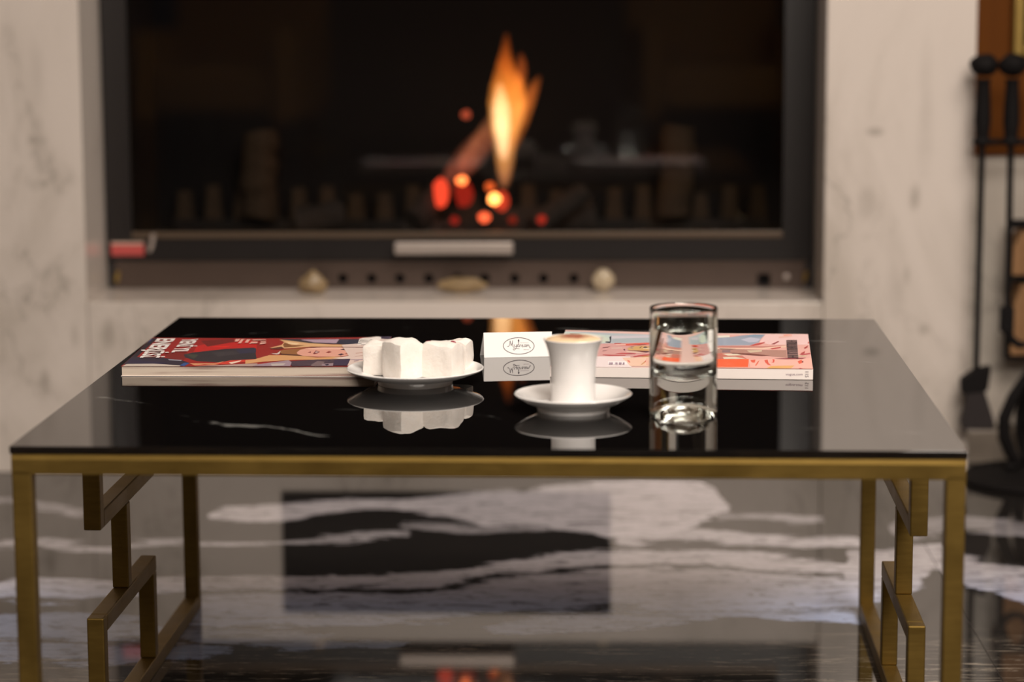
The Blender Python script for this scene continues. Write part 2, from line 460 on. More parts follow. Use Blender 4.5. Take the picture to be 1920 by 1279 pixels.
# chimney breast, clad with marble panels
wf = struct('wall_front', box((RX0, DEP, 0), (RX1, DEP+.1, CZ)), BRICK)
J = .0008
obj('marble_panel', box((RX0, 0, 0), (OX0-J, .24, CZ)), MARBLE, wf, bevel=.002)
obj('marble_panel', box((OX1+J, 0, 0), (BR, .24, CZ)), MARBLE, wf, bevel=.002)
obj('marble_panel', box((OX0, 0, 0), (OX1, .24, OZ0)), MARBLE, wf, bevel=.002)
obj('marble_panel', box((OX0, 0, OZ1), (OX1, .24, CZ)), MARBLE, wf, bevel=.002)
# recessed wall to the right of the breast
wd = struct('wall_alcove', box((BR-.10, ALC+.02, 0), (RX1, DEP-.02, CZ)), PAINT)
obj('marble_panel', box((BR-.05, ALC, .06), (RX1, ALC+.02, .520)), MARBLE_D, wd)
obj('wood_panel', box((BR-.05, ALC-.004, .531), (RX1, ALC+.02, CZ)), WOOD, wd)
obj('wood_trim', box((BR-.05, ALC-.010, .520), (RX1, ALC+.02, .531)), WOOD, wd, bevel=.002)
bb = struct('baseboard_alcove', box((BR+.001, ALC-.035, 0), (1.28, ALC+.0195, .056)), PLINTH, bevel=.002)
obj('baseboard_block', box((1.282, ALC-.035, 0), (RX1-.002, ALC+.0195, .056)), PLINTH, bb, bevel=.002)

# dark access panel in the marble under the hearth (seen in the polished floor)
a = ony(530, 925, 0); b = ony(1145, 1150, 0)
ax0, ax1, az0, az1 = a.x, b.x, -a.z, -b.z
pn = thing('access_panel', 'flat black metal panel in the white marble below the fireplace, seen mirrored in the floor', 'panel', ((ax0+ax1)/2, 0, az0))
hw, hh = (ax1-ax0)/2, az1-az0
obj('panel_door', box((-hw+.004, -.004, .004), (hw-.004, 0, hh-.004)), SOOT, pn)
obj('panel_frame', box((-hw, -.006, 0), (-hw+.004, 0, hh), box((hw-.004, -.006, 0), (hw, 0, hh), box((-hw+.004, -.006, 0), (hw-.004, 0, .004), box((-hw+.004, -.006, hh-.004), (hw-.004, 0, hh))))), SOOT, pn)

# ================================================================== COFFEE TABLE
PHI = 0.01941; TO = Vector((0, -1.7511, 0)); TW, TD = .45, .8704
BW, GT, RH = .0187, .0073, .0203
DE, DF, DC, ZD, ZA = .290, .5625, .423, .1405, .2376
tb = thing('coffee_table', 'low square coffee table with black glass top and brushed brass lattice frame', 'table', TO, -PHI)
top_z = TH
bm = bmesh.new()
prism([(-TW-.001, -.001), (TW+.001, -.001), (TW-.0045, TD), (-TW-.0015, TD)], 'z', top_z-GT, top_z, bm)
obj('tabletop', bm, TOP, tb, bevel=.0003, seg=1)
zr1 = top_z-GT; zr0 = zr1-RH
def bar(name, lo, hi): return obj(name, box(lo, hi), BRASS, tb, bevel=.0014)
# front rail with a chamfered upper edge
pr = [(0, zr0), (BW, zr0), (BW, zr1), (.0014, zr1), (0, zr1-.0058)]
obj('front_rail', prism(pr, 'x', -TW, TW), BRASS, tb, bevel=.0006)
obj('back_rail', prism([(TD-y, z) for y, z in pr], 'x', -TW, TW), BRASS, tb, bevel=.0006)
for s in (-1, 1):
    x0, x1 = (-TW, -TW+BW) if s < 0 else (TW-BW, TW)
    bar('side_rail', (x0, BW, zr0), (x1, TD-BW, zr1))
    bar('leg', (x0, 0, 0), (x1, BW, zr0+.004)); bar('leg', (x0, TD-BW, 0), (x1, TD, zr0+.004))
    bar('floor_rail', (x0, BW, 0), (x1, TD-BW, BW))
    bar('lattice_bar', (x0, DE, ZA), (x1, DE+BW, zr0))                 # short upright under the top, front
    bar('lattice_bar', (x0, DF, ZA), (x1, DF+BW, zr0))                 # ... and back
    bar('lattice_bar', (x0, DE+BW, ZA), (x1, DF, ZA+BW))               # upper cross bar
    bar('lattice_bar', (x0, DC, ZD), (x1, DC+BW, ZA))                  # middle link
    bar('lattice_bar', (x0, DE+BW, ZD-BW), (x1, DF+BW, ZD))               # lower cross bar
    bar('lattice_bar', (x0, DE, BW), (x1, DE+BW, ZD))
    bar('lattice_bar', (x0, DF, BW), (x1, DF+BW, ZD-BW))

# ================================================================== MAGAZINES
class Mag:
    """stapled stack lying on the table: four bottom corners (world), heights of the top corners"""
    def __init__(s, name, label, corners, hts, wave=0.0, group=None):
        s.c = [Vector((p[0], p[1])) for p in corners]      # front-left, front-right, back-right, back-left
        s.h = hts; s.wave = wave
        s.o = Vector((s.c[0].x, s.c[0].y, TH+.0003))
        s.t = thing(name, label, 'magazine', s.o)
    def p2(s, u, v):
        return (s.c[0]*(1-u)+s.c[1]*u)*(1-v)+(s.c[3]*(1-u)+s.c[2]*u)*v
    def hz(s, u, v):
        h = (s.h[0]*(1-u)+s.h[1]*u)*(1-v)+(s.h[3]*(1-u)+s.h[2]*u)*v
        return h + s.wave*math.sin(u*5.5+v*2)*v
    def uv(s, P):
        q = Vector((P.x, P.y)); u = v = .5
        for _ in range(12):
            e = s.p2(u, v)-q
            du = (s.p2(u+1e-4, v)-s.p2(u, v))*1e4; dv = (s.p2(u, v+1e-4)-s.p2(u, v))*1e4
            D = du.x*dv.y-dv.x*du.y
            u -= (e.x*dv.y-dv.x*e.y)/D; v -= (du.x*e.y-e.x*du.y)/D
        return u, v
    def loc(s, u, v, dz=0):
        p = s.p2(u, v); return Vector((p.x-s.o.x, p.y-s.o.y, s.hz(u, v)+dz))
    def from_px(s, x, y, dz):
        P = onz(x, y, TH+s.h[0]); u, v = s.uv(P)
        P = onz(x, y, TH+s.hz(u, v)+dz); u, v = s.uv(P)
        u = min(max(u, .001), .999); v = min(max(v, .001), .999)
        return s.loc(u, v, dz)
    def build_pages(s, mat, inset=.0012, cover_t=.0004):
        bm = bmesh.new(); N = 24
        def ringpt(k, top):
            per = [(i/N, 0) for i in range(N)]+[(1, i/N) for i in range(N)]+[(1-i/N, 1) for i in range(N)]+[(0, 1-i/N) for i in range(N)]
            u, v = per[k]; u = inset*3+u*(1-inset*6); v = inset*3+v*(1-inset*6)
            p = s.loc(u, v); p.z = p.z-cover_t if top else cover_t; return p
        n = 4*N
        A = [bm.verts.new(ringpt(k, 0)) for k in range(n)]; B = [bm.verts.new(ringpt(k, 1)) for k in range(n)]
        for k in range(n): bm.faces.new((A[k], A[(k+1) % n], B[(k+1) % n], B[k]))
        bm.faces.new(B); bm.faces.new(A[::-1])
        return obj('page_block', bm, mat, s.t)
    def build_cover(s, base, shapes, name='cover', thick=.0004):
        """front cover sheet with its printed picture: flat print, one colour per printed shape"""
        bm = bmesh.new(); lay = bm.loops.layers.float_color.new('print'); N = 28
        g = [[bm.verts.new(s.loc(i/N, j/N)) for j in range(N+1)] for i in range(N+1)]
        def paint(f, c):
            for l in f.loops: l[lay] = c
        for i in range(N):
            for j in range(N):
                paint(bm.faces.new((g[i][j], g[i+1][j], g[i+1][j+1], g[i][j+1])), lin(base))
        k = 0
        for pts, col in shapes:
            k += 1; dz = .00006+.000010*k
            tb_ = bmesh.new()
            try: f = tb_.faces.new([tb_.verts.new(s.from_px(x, y, dz)) for x, y in pts])
            except ValueError: continue
            bmesh.ops.triangulate(tb_, faces=tb_.faces[:])
            for it in range(3):
                ed = [q for q in tb_.edges if q.calc_length() > .014]
                if not ed: break
                bmesh.ops.subdivide_edges(tb_, edges=ed, cuts=2 if it == 0 else 1)
                bmesh.ops.triangulate(tb_, faces=tb_.faces[:])
            mp = {}
            for v in tb_.verts:
                u, w = s.uv(v.co+s.o); q = s.loc(u, w, dz); mp[v] = bm.verts.new(q)
            for f in tb_.faces:
                g_ = bm.faces.new([mp[v] for v in f.verts]); g_.normal_update()
                if g_.normal.z < 0: g_.normal_flip()
                paint(g_, lin(col))
            tb_.free()
        me = bpy.data.meshes.new(name); bmesh.ops.triangulate(bm, faces=[f for f in bm.faces if len(f.verts) > 4])
        bm.to_mesh(me); bm.free(); me.materials.append(PRINT)
        o = bpy.data.objects.new(name, me); COL.objects.link(o); o.parent = s.t
        return o
    def bottom(s, mat):
        bm = bmesh.new(); vs = [bm.verts.new(s.loc(u, v)*1) for u, v in ((0, 0), (1, 0), (1, 1), (0, 1))]
        for v in vs: v.co.z = 0
        w = [bm.verts.new(v.co+Vector((0, 0, .0004))) for v in vs]
        bm.faces.new(vs[::-1]); bm.faces.new(w)
        for i in range(4): bm.faces.new((vs[i], vs[(i+1) % 4], w[(i+1) % 4], w[i]))
        return obj('back_cover', bm, mat, s.t)
    def title(s, txt, far0, near0, far1, near1, bold, mat, parent, name, dz=.0012):
        """word with its foot line far0->near0 and its top line far1->near1 (pixels on the cover)"""
        bm = text_bm(txt, 1, 1, bold)
        for v in bm.verts:
            a, b2 = v.co.x, v.co.y
            x = (far0[0]*(1-a)+near0[0]*a)*(1-b2)+(far1[0]*(1-a)+near1[0]*a)*b2
            y = (far0[1]*(1-a)+near0[1]*a)*(1-b2)+(far1[1]*(1-a)+near1[1]*a)*b2
            v.co = s.from_px(x, y, dz)
        return obj(name, bm, mat, parent)

def Zf(s, ox, oy, L): return [(ox+a/s, oy+b/s) for a, b in L]
# ---- left magazine
lm = Mag('magazine', 'magazine with red cover and white sideways title, lying at the left end of the table', [(-.4212, -1.3392), (-.1385, -1.3420), (-.1370, -1.1280), (-.4236, -1.1280)], (.0108, .0112, .0118, .0108), .0006)
lm.build_pages(PAGES); lm.bottom(SPINE)
a = lambda L: Zf(7.385, 220, 610, L)        # picked on an enlarged crop of the left half
b = lambda L: Zf(7.385, 460, 615, L)        # ... of the right half
c = lambda L: Zf(16, 640, 620, L)
sh = [
 (a([(480, 182), (560, 182), (240, 470), (40, 560), (60, 530)]), (22, 18, 34)),
 (a([(440, 205), (490, 190), (460, 225), (420, 250)]), (30, 50, 110)),
 (a([(555, 182), (1960, 182), (1960, 545), (930, 560), (640, 480), (680, 440)]), (150, 26, 24)),
 (a([(1100, 290), (1400, 230), (1930, 195), (1930, 330), (1500, 350), (1050, 380)]), (190, 30, 28)),
 (a([(1150, 215), (1600, 195), (1640, 230), (1250, 300)]), (110, 24, 22)),
 (a([(1240, 300), (1560, 290), (1500, 310)]), (225, 40, 30)),
 (a([(650, 400), (940, 350), (1000, 420), (900, 500), (700, 470)]), (120, 24, 20)),
 (a([(920, 410), (1050, 380), (1500, 330), (1900, 312), (1930, 470), (1650, 490), (1450, 520), (1100, 500), (940, 450)]), (44, 38, 46)),
 (a([(940, 400), (1120, 410), (1060, 470)]), (58, 62, 52)),
 (a([(1300, 380), (1600, 360), (1700, 400), (1400, 440)]), (56, 50, 56)),
 (a([(1640, 340), (1920, 320), (1920, 380), (1700, 400)]), (46, 44, 68)),
 (a([(210, 440), (640, 455), (900, 490), (1000, 525), (900, 570), (100, 575), (60, 520)]), (40, 32, 52)),
 (a([(170, 465), (400, 500), (700, 520), (620, 545), (150, 530)]), (32, 24, 60)),
 (a([(130, 540), (500, 535), (880, 560), (860, 575), (60, 578)]), (198, 186, 176)),
 (a([(860, 560), (930, 520), (1000, 528), (930, 570)]), (44, 78, 140)),
 (a([(700, 470), (900, 485), (880, 497), (720, 488)]), (150, 150, 165)),
 (a([(1000, 530), (1350, 530), (1480, 500), (1400, 545), (1100, 575)]), (214, 150, 110)),
 (a([(950, 572), (1200, 545), (1330, 550), (1060, 578)]), (170, 40, 32)),
 (a([(1340, 540), (1560, 490), (1940, 470), (1940, 505), (1700, 515), (1500, 545)]), (206, 60, 46)),
 (a([(1540, 520), (1720, 487), (1690, 510), (1580, 540)]), (240, 214, 196)),
 (a([(1060, 578), (1400, 555), (1940, 530), (1940, 575), (1300, 580)]), (176, 152, 146)),
 # right half: hair, face
 (b([(0, 450), (120, 440), (330, 380), (700, 380), (1450, 410), (1450, 440), (700, 445), (260, 470), (0, 500)]), (214, 160, 110)),
 (b([(480, 155), (1580, 155), (1560, 235), (900, 215), (560, 175)]), (52, 46, 58)),
 (b([(760, 165), (1300, 158), (1260, 215), (960, 205)]), (176, 150, 170)),
 (b([(1290, 175), (1575, 165), (1555, 232), (1300, 220)]), (34, 38, 62)),
 (b([(470, 165), (620, 180), (900, 215), (1200, 232), (1680, 235), (1680, 275), (900, 265), (520, 290), (340, 280), (500, 240), (540, 200)]), (222, 176, 128)),
 (b([(520, 235), (545, 205), (640, 240), (820, 245), (700, 265), (540, 275)]), (132, 84, 48)),
 (b([(560, 195), (760, 220), (700, 235), (600, 220)]), (240, 210, 170)),
 (b([(340, 285), (500, 262), (540, 285), (470, 300), (360, 298)]), (96, 46, 34)),
 (b([(460, 330), (520, 305), (780, 285), (900, 275), (760, 330), (760, 375), (560, 375), (480, 350)]), (150, 98, 56)),
 (b([(480, 358), (720, 372), (900, 395), (700, 388), (500, 378)]), (90, 50, 34)),
 (b([(350, 358), (440, 355), (490, 318), (470, 365), (430, 372)]), (220, 206, 200)),
 (b([(710, 345), (760, 305), (880, 280), (1100, 270), (1680, 268), (1670, 340), (1500, 375), (1300, 400), (1000, 402), (800, 390), (730, 370)]), (226, 164, 146)),
 (b([(820, 285), (1100, 274), (1680, 276), (1660, 300), (1200, 300), (900, 300)]), (240, 190, 172)),
 (b([(900, 262), (1680, 264), (1680, 271), (900, 272)]), (104, 30, 32)),
 (b([(820, 396), (1000, 402), (1200, 402), (1000, 410)]), (140, 44, 40)),
 (b([(860, 345), (910, 325), (905, 350)]), (140, 44, 50)),
 (b([(935, 362), (975, 315), (1035, 335), (1000, 355), (960, 365)]), (120, 24, 36)),
 (b([(960, 345), (985, 325), (1020, 337), (985, 350)]), (200, 170, 166)),
 (b([(1110, 345), (1160, 322), (1195, 335), (1160, 352)]), (150, 60, 54)),
 (b([(1310, 302), (1380, 285), (1420, 298), (1390, 310)]), (60, 40, 60)),
 (b([(1440, 310), (1500, 290), (1545, 285), (1520, 305), (1470, 318)]), (140, 60, 44)),
 (b([(1280, 375), (1330, 355), (1370, 368), (1320, 384)]), (70, 40, 58)),
 (b([(1370, 362), (1440, 345), (1510, 350), (1440, 368)]), (170, 70, 56)),
 (b([(1200, 425), (1500, 380), (1670, 345), (1650, 470), (1450, 440)]), (226, 206, 196)),
 (b([(600, 465), (1000, 440), (1455, 430), (1410, 525), (640, 540)]), (70, 52, 66)),
 (b([(180, 505), (600, 450), (640, 480), (620, 535), (100, 535)]), (158, 136, 150)),
 (b([(350, 500), (560, 490), (530, 520), (370, 530)]), (190, 180, 176)),
 (b([(900, 520), (1000, 460), (1100, 470), (1060, 535), (920, 540)]), (120, 100, 104)),
 (b([(1140, 450), (1190, 440), (1180, 462), (1150, 465)]), (30, 18, 50)),
 (b([(1060, 500), (1220, 490), (1210, 530), (1060, 530)]), (150, 130, 140)),
 (b([(1100, 510), (1150, 500), (1160, 515), (1120, 524)]), (30, 18, 50)),
 (b([(1230, 450), (1455, 432), (1410, 525), (1220, 520)]), (48, 34, 66)),
 # pale masthead strokes at the right end
 (c([(600, 225), (1060, 150), (1800, 130), (1800, 760), (1100, 800)]), (222, 205, 198)),
 (c([(1150, 178), (1800, 160), (1800, 262), (1210, 250)]), (58, 48, 72)),
 (c([(0, 430), (1180, 350), (1140, 760), (500, 980), (180, 1060), (280, 850)]), (222, 200, 192)),
 (c([(550, 245), (850, 245), (1060, 185), (1200, 200), (1150, 300), (760, 420), (480, 430)]), (246, 240, 236)),
 (c([(560, 280), (840, 290), (900, 270), (980, 280), (860, 300), (550, 305)]), (60, 50, 52)),
 (c([(530, 335), (760, 335), (960, 320), (800, 350), (520, 352)]), (60, 50, 52)),
 (c([(500, 385), (620, 385), (600, 400), (490, 402)]), (60, 50, 60)),
 (c([(580, 430), (760, 412), (760, 430), (600, 440)]), (70, 50, 66)),
 (c([(0, 495), (740, 500), (740, 515), (0, 508)]), (96, 26, 30)),
 (c([(430, 680), (720, 655), (720, 668), (430, 692)]), (190, 130, 110)),
 (c([(400, 780), (690, 735), (690, 752), (400, 790)]), (190, 150, 140)),
 (c([(280, 868), (640, 865), (640, 880), (280, 880)]), (110, 80, 130)),
 (c([(370, 915), (540, 898), (500, 915), (390, 928)]), (110, 80, 110)),
]
cv = lm.build_cover((150, 30, 28), sh)
k = lambda X, Y: (270+X/14.77, 620+Y/14.77)
lm.title('ENERJİSİ', k(215, 225), k(-280, 755), k(1045, 225), k(560, 755), .030, INK_WHITE, cv, 'cover_title')
lm.title('YENİ YIL', k(1080, 235), k(750, 610), k(1650, 235), k(1340, 600), .030, INK_WHITE, cv, 'cover_title')
# four short lines of small type: too small to read, set as ragged strokes
kk = lambda X, Y: (420+X/24, 625+Y/24)
bm = bmesh.new()
for L in ([(530, 270), (740, 270), (620, 385), (480, 385)], [(790, 275), (980, 275), (860, 320), (760, 465), (620, 465), (740, 330)],
          [(1030, 285), (1230, 285), (1130, 345), (1080, 435), (930, 435), (1000, 345)], [(1290, 285), (1900, 285), (1880, 310), (1270, 335)], [(1230, 390), (1530, 390), (1490, 460), (1200, 470), (1160, 500), (1140, 490)],
          [(1660, 370), (1900, 370), (1860, 410), (1640, 400)], [(1640, 430), (1900, 430), (1880, 470), (1600, 510)]):
    f = bm.faces.new([bm.verts.new(lm.from_px(*kk(*q), .0012)) for q in L])
bmesh.ops.triangulate(bm, faces=bm.faces)
obj('small_type', bm, plain('pink_ink', lin((226, 170, 158)), .5), cv)

# ---- right magazine
A0 = Vector((.3424, -1.3606)); rt = Vector((.998, -.0628)); bk = Vector((.0628, .998))
rm = Mag('magazine', 'magazine with white spine and pink floral cover, lying behind the water glass', [A0-rt*.288, A0, A0+bk*.236, A0-rt*.288+bk*.236], (.0112, .0114, .0150, .0172), .0005)
rm.build_pages(SPINE); rm.bottom(SPINE)
d = lambda L: Zf(9.133, 1330, 610, L)
e = lambda L: Zf(19.2, 1130, 640, L)
f_ = lambda L: Zf(10.667, 1060, 610, L)
sh = [
 (f_([(-120, 100), (1900, 190), (1900, 330), (900, 370), (-150, 400)]), (178, 190, 200)),
 (f_([(-20, 110), (900, 190), (880, 350), (-150, 330)]), (196, 214, 210)),
 (f_([(95, 150), (330, 165), (200, 178), (130, 195), (85, 205)]), (34, 26, 48)),
 (f_([(130, 190), (330, 172), (760, 205), (880, 260), (860, 330), (300, 330), (110, 260)]), (206, 218, 204)),
 (f_([(880, 225), (920, 205), (915, 320), (890, 350), (800, 335), (810, 318), (895, 318)]), (36, 30, 50)),
 (f_([(920, 200), (1720, 200), (1720, 260), (940, 290)]), (206, 202, 212)),
 (f_([(940, 260), (1720, 240), (1640, 330), (940, 330)]), (170, 182, 190)),
 (f_([(-200, 380), (1720, 340), (1720, 640), (-200, 640)]), (212, 160, 158)),
 (e([(410, 55), (700, 50), (640, 80), (430, 85)]), (190, 60, 52)),
 (e([(430, 90), (900, 80), (1600, 40), (1720, 60), (1650, 120), (900, 150), (640, 140)]), (216, 90, 74)),
 (e([(1000, 120), (1300, 110), (1520, 95), (1600, 120), (1300, 145)]), (140, 28, 26)),
 (e([(440, 95), (840, 95), (820, 130), (500, 120)]), (240, 206, 196)),
 (e([(300, 220), (700, 210), (720, 260), (330, 270)]), (214, 180, 172)),
 (e([(860, 260), (1060, 180), (1400, 150), (1740, 170), (1740, 340), (1300, 330), (950, 310)]), (206, 166, 104)),
 (e([(930, 205), (1060, 175), (1160, 165), (1040, 210)]), (110, 60, 20)),
 (e([(980, 235), (1060, 215), (1120, 235), (1050, 260)]), (160, 130, 130)),
 (e([(1320, 240), (1370, 190), (1440, 175), (1380, 215), (1350, 245)]), (70, 30, 20)),
 (e([(1450, 225), (1510, 180), (1570, 185), (1620, 220), (1540, 235)]), (40, 12, 36)),
 (e([(1450, 250), (1720, 235), (1720, 262), (1470, 266)]), (232, 226, 214)),
 (e([(740, 290), (790, 265), (820, 310), (790, 335)]), (86, 14, 40)),
 (e([(860, 325), (1250, 330), (1650, 345), (1740, 370), (1560, 405), (1300, 360), (1000, 340)]), (110, 40, 30)),
 (e([(1450, 370), (1600, 360), (1660, 385), (1560, 405)]), (60, 6, 40)),
 (e([(850, 345), (1200, 355), (1480, 405), (1300, 420), (860, 380)]), (226, 196, 180)),
 (e([(480, 430), (700, 405), (1200, 430), (1180, 455), (700, 460), (460, 440)]), (196, 80, 84)),
 (e([(820, 440), (1000, 425), (1180, 440), (960, 460)]), (150, 44, 60)),
 (e([(0, 470), (300, 480), (820, 490), (820, 515), (240, 520), (0, 490)]), (190, 78, 82)),
 (e([(1080, 545), (1300, 500), (1740, 455), (1740, 490), (1450, 530), (1150, 570)]), (186, 64, 62)),
 (e([(1380, 545), (1740, 500), (1740, 600), (1500, 600)]), (196, 140, 84)),
 (e([(0, 205), (180, 190), (270, 165), (250, 145), (275, 160), (200, 210), (0, 225)]), (120, 60, 64)),
 (e([(0, 325), (100, 320), (175, 295), (110, 335), (0, 345)]), (150, 90, 96)),
 (f_([(-200, 620), (1300, 622), (1320, 860), (-200, 860)]), (236, 222, 224)),
 (e([(700, 590), (1740, 560), (1900, 900), (1000, 905), (860, 740), (760, 660)]), (238, 200, 178)),
 (e([(870, 680), (960, 690), (1000, 760), (960, 780)]), (226, 120, 104)),
 (e([(1360, 850), (1560, 680), (1640, 640), (1540, 760), (1420, 850)]), (206, 150, 100)),
 (e([(1500, 740), (1560, 680), (1600, 690), (1530, 760)]), (206, 84, 70)),
 (e([(1560, 600), (1740, 560), (1740, 860), (1560, 860)]), (232, 182, 162)),
 (e([(190, 720), (860, 720), (900, 840), (190, 840)]), (246, 240, 242)),
 # part right of the glass
 (d([(-300, 160), (1700, 150), (1775, 760), (-300, 760)]), (226, 172, 164)),
 (d([(-300, 175), (350, 165), (345, 215), (-300, 220)]), (232, 228, 216)),
 (d([(-300, 225), (350, 200), (580, 165), (960, 150), (880, 230), (850, 290), (700, 340), (-300, 350)]), (150, 162, 182)),
 (d([(540, 240), (700, 200), (880, 230), (820, 280), (680, 290)]), (188, 190, 210)),
 (d([(600, 170), (760, 150), (940, 155), (900, 185), (700, 190)]), (120, 150, 176)),
 (d([(960, 150), (1700, 152), (1720, 330), (1060, 330), (860, 290)]), (236, 200, 200)),
 (d([(-300, 345), (650, 350), (1000, 355), (1300, 340), (1320, 360), (900, 395), (-300, 380)]), (196, 130, 120)),
 (d([(-300, 380), (600, 385), (900, 385), (1320, 345), (1320, 375), (900, 410), (300, 405), (-300, 400)]), (236, 200, 180)),
 (d([(-300, 400), (450, 408), (900, 420), (1320, 425), (1330, 560), (900, 520), (400, 480), (-300, 470)]), (176, 130, 118)),
 (d([(160, 395), (460, 405), (380, 415), (200, 410)]), (60, 24, 20)),
 (d([(640, 430), (900, 420), (900, 450), (700, 470)]), (210, 190, 164)),
 (d([(220, 425), (360, 420), (360, 465), (220, 465)]), (132, 104, 112)),
 (d([(350, 470), (700, 480), (1050, 520), (900, 530), (420, 495)]), (120, 60, 50)),
 (d([(-300, 475), (240, 480), (560, 520), (640, 575), (-300, 580)]), (196, 112, 96)),
 (d([(220, 490), (480, 490), (560, 515), (320, 520)]), (226, 216, 196)),
 (d([(230, 545), (440, 540), (620, 575), (250, 580)]), (220, 208, 190)),
 (d([(690, 345), (780, 315), (960, 280), (940, 300), (850, 335), (760, 348)]), (196, 66, 60)),
 (d([(1060, 320), (1180, 265), (1200, 275), (1110, 325)]), (150, 36, 44)),
 (d([(1040, 395), (1230, 365), (1220, 385), (1080, 410)]), (190, 60, 60)),
 (d([(1260, 155), (1400, 150), (1420, 175), (1290, 180)]), (240, 150, 130)),
 (d([(1180, 190), (1400, 160), (1420, 185), (1200, 215)]), (232, 186, 176)),
 (d([(1620, 385), (1690, 340), (1680, 375), (1640, 400)]), (160, 28, 30)),
 (d([(1560, 480), (1640, 440), (1630, 480), (1590, 490)]), (176, 50, 50)),
 (d([(1540, 500), (1720, 470), (1740, 490), (1600, 515)]), (190, 84, 90)),
 (d([(1680, 300), (1720, 270), (1715, 310)]), (190, 70, 64)),
 (d([(1320, 245), (1500, 245), (1530, 555), (1340, 555)]), (206, 164, 160)),




 (d([(1340, 520), (1660, 515), (1660, 535), (1340, 535)]), (216, 196, 166)),
 (d([(1100, 575), (1345, 560), (1660, 555), (1600, 575), (1340, 580)]), (150, 60, 70)),
 (d([(-300, 580), (680, 580), (660, 720), (-300, 720)]), (240, 94, 44)),
 (d([(-300, 720), (800, 718), (1000, 735), (-300, 755)]), (240, 176, 160)),
 (d([(670, 590), (1100, 575), (1480, 600), (1770, 560), (1775, 755), (800, 750), (700, 720)]), (240, 182, 170)),
 (d([(700, 600), (790, 590), (780, 640), (730, 640)]), (226, 92, 66)),
 (d([(780, 690), (830, 620), (860, 600), (830, 660), (800, 700)]), (226, 110, 86)),
 (d([(940, 600), (1000, 590), (1010, 640), (1060, 690), (1000, 680), (960, 640)]), (222, 90, 70)),
 (d([(1080, 580), (1120, 590), (1110, 640), (1060, 640), (1090, 620)]), (222, 86, 70)),
 (d([(980, 745), (1060, 700), (1460, 690), (1400, 740), (1100, 752)]), (226, 170, 100)),
 (d([(1510, 620), (1580, 590), (1600, 640), (1540, 665)]), (226, 90, 60)),
 (d([(1580, 620), (1610, 610), (1610, 640), (1590, 640)]), (120, 20, 40)),
 (d([(1530, 745), (1560, 732), (1600, 748)]), (200, 70, 80)),
]
cv = rm.build_cover((226, 190, 184), sh)
# heavy condensed sideways title, too small to read: upright strokes and cross strokes
bm = bmesh.new(); rn = random.Random(5)
def dq(L):
    f = bm.faces.new([bm.verts.new(rm.from_px(*q, .0013)) for q in d(L)])
Y0 = 248
while Y0 < 548:
    hgt = rn.choice((7, 8, 10)); o0 = (Y0-245)*.075
    dq([(1318+o0, Y0), (1502+o0, Y0-2), (1502+o0, Y0+hgt-2), (1318+o0, Y0+hgt)])
    if rn.random() < .7:
        c0 = rn.choice((1320, 1395, 1470))+o0
        dq([(c0, Y0+hgt), (c0+30, Y0+hgt), (c0+30, Y0+hgt+9), (c0, Y0+hgt+9)])
    Y0 += hgt+rn.choice((9, 11, 13))
bmesh.ops.recalc_face_normals(bm, faces=bm.faces)
obj('cover_title', bm, plain('dark_plum_ink', lin((62, 36, 46)), .5), cv)
# barcode on the pale patch
bm = bmesh.new()
for (x0, x1) in ((240, 262), (274, 284), (296, 322), (336, 364), (460, 474), (490, 520), (540, 552), (600, 640), (652, 680), (730, 748), (760, 784)):
    bm.faces.new([bm.verts.new(rm.from_px(1130+X/19.2, 640+Y/19.2, .0013)) for X, Y in ((x0, 755), (x1, 755), (x1, 825), (x0, 825))])
obj('barcode', bm, plain('grey_violet_ink', lin((150, 120, 146)), .5), cv)
# spine: lettering set on the white spine facing the camera
ang = math.atan2(rt.y, rt.x)
def spine_text(txt, x0, x1, ylo, yhi, mat, vertical=False):
    bm = text_bm(txt, 1, 1, .006)
    P0 = Vector((rm.o.x, rm.o.y, TH)) ; L = .288
    def at(px, py):                   # point on the spine face
        n = -bk
        d3 = ray(px, py); nn = Vector((n.x, n.y, 0)); k = (Vector((A0.x, A0.y, 0))-CAM).dot(nn)/d3.dot(nn)
        return CAM+d3*k+nn*.0002
    for v in bm.verts:
        u, w = v.co.x, v.co.y
        if vertical: q = at(x0+(1-w)*(x1-x0), yhi+(1-u)*(ylo-yhi)) if False else at(x0+w*(x1-x0), yhi+u*(ylo-yhi))
        else: q = at(x0+u*(x1-x0), ylo+w*(yhi-ylo))
        v.co = q-rm.o
    return bm
# spine face itself, a thin wrap in front of the pages
bm = bmesh.new()
n = 24
P = [rm.loc(i/n, 0) for i in range(n+1)]
lo = [bm.verts.new((p.x, p.y, 0)) for p in P]; hi = [bm.verts.new((p.x, p.y, p.z)) for p in P]
off = Vector((bk.x, bk.y, 0))*.0008
lo2 = [bm.verts.new(v.co+off) for v in lo]; hi2 = [bm.verts.new(v.co+off) for v in hi]
for i in range(n):
    for A_, B_ in ((lo, hi), (hi, hi2), (hi2, lo2), (lo2, lo)):
        bm.faces.new((A_[i], A_[i+1], B_[i+1], B_[i]))
sp = obj('spine', bm, SPINE, rm.t)
obj('spine_lettering', spine_text('vogue.com', 1473, 1505, 705.5, 701, INK_PALE), INK_PALE, sp)
obj('spine_number', spine_text('115', 1509.5, 1516, 707.5, 697, INK, True), plain('grey_ink', lin((105, 90, 100)), .5), sp)

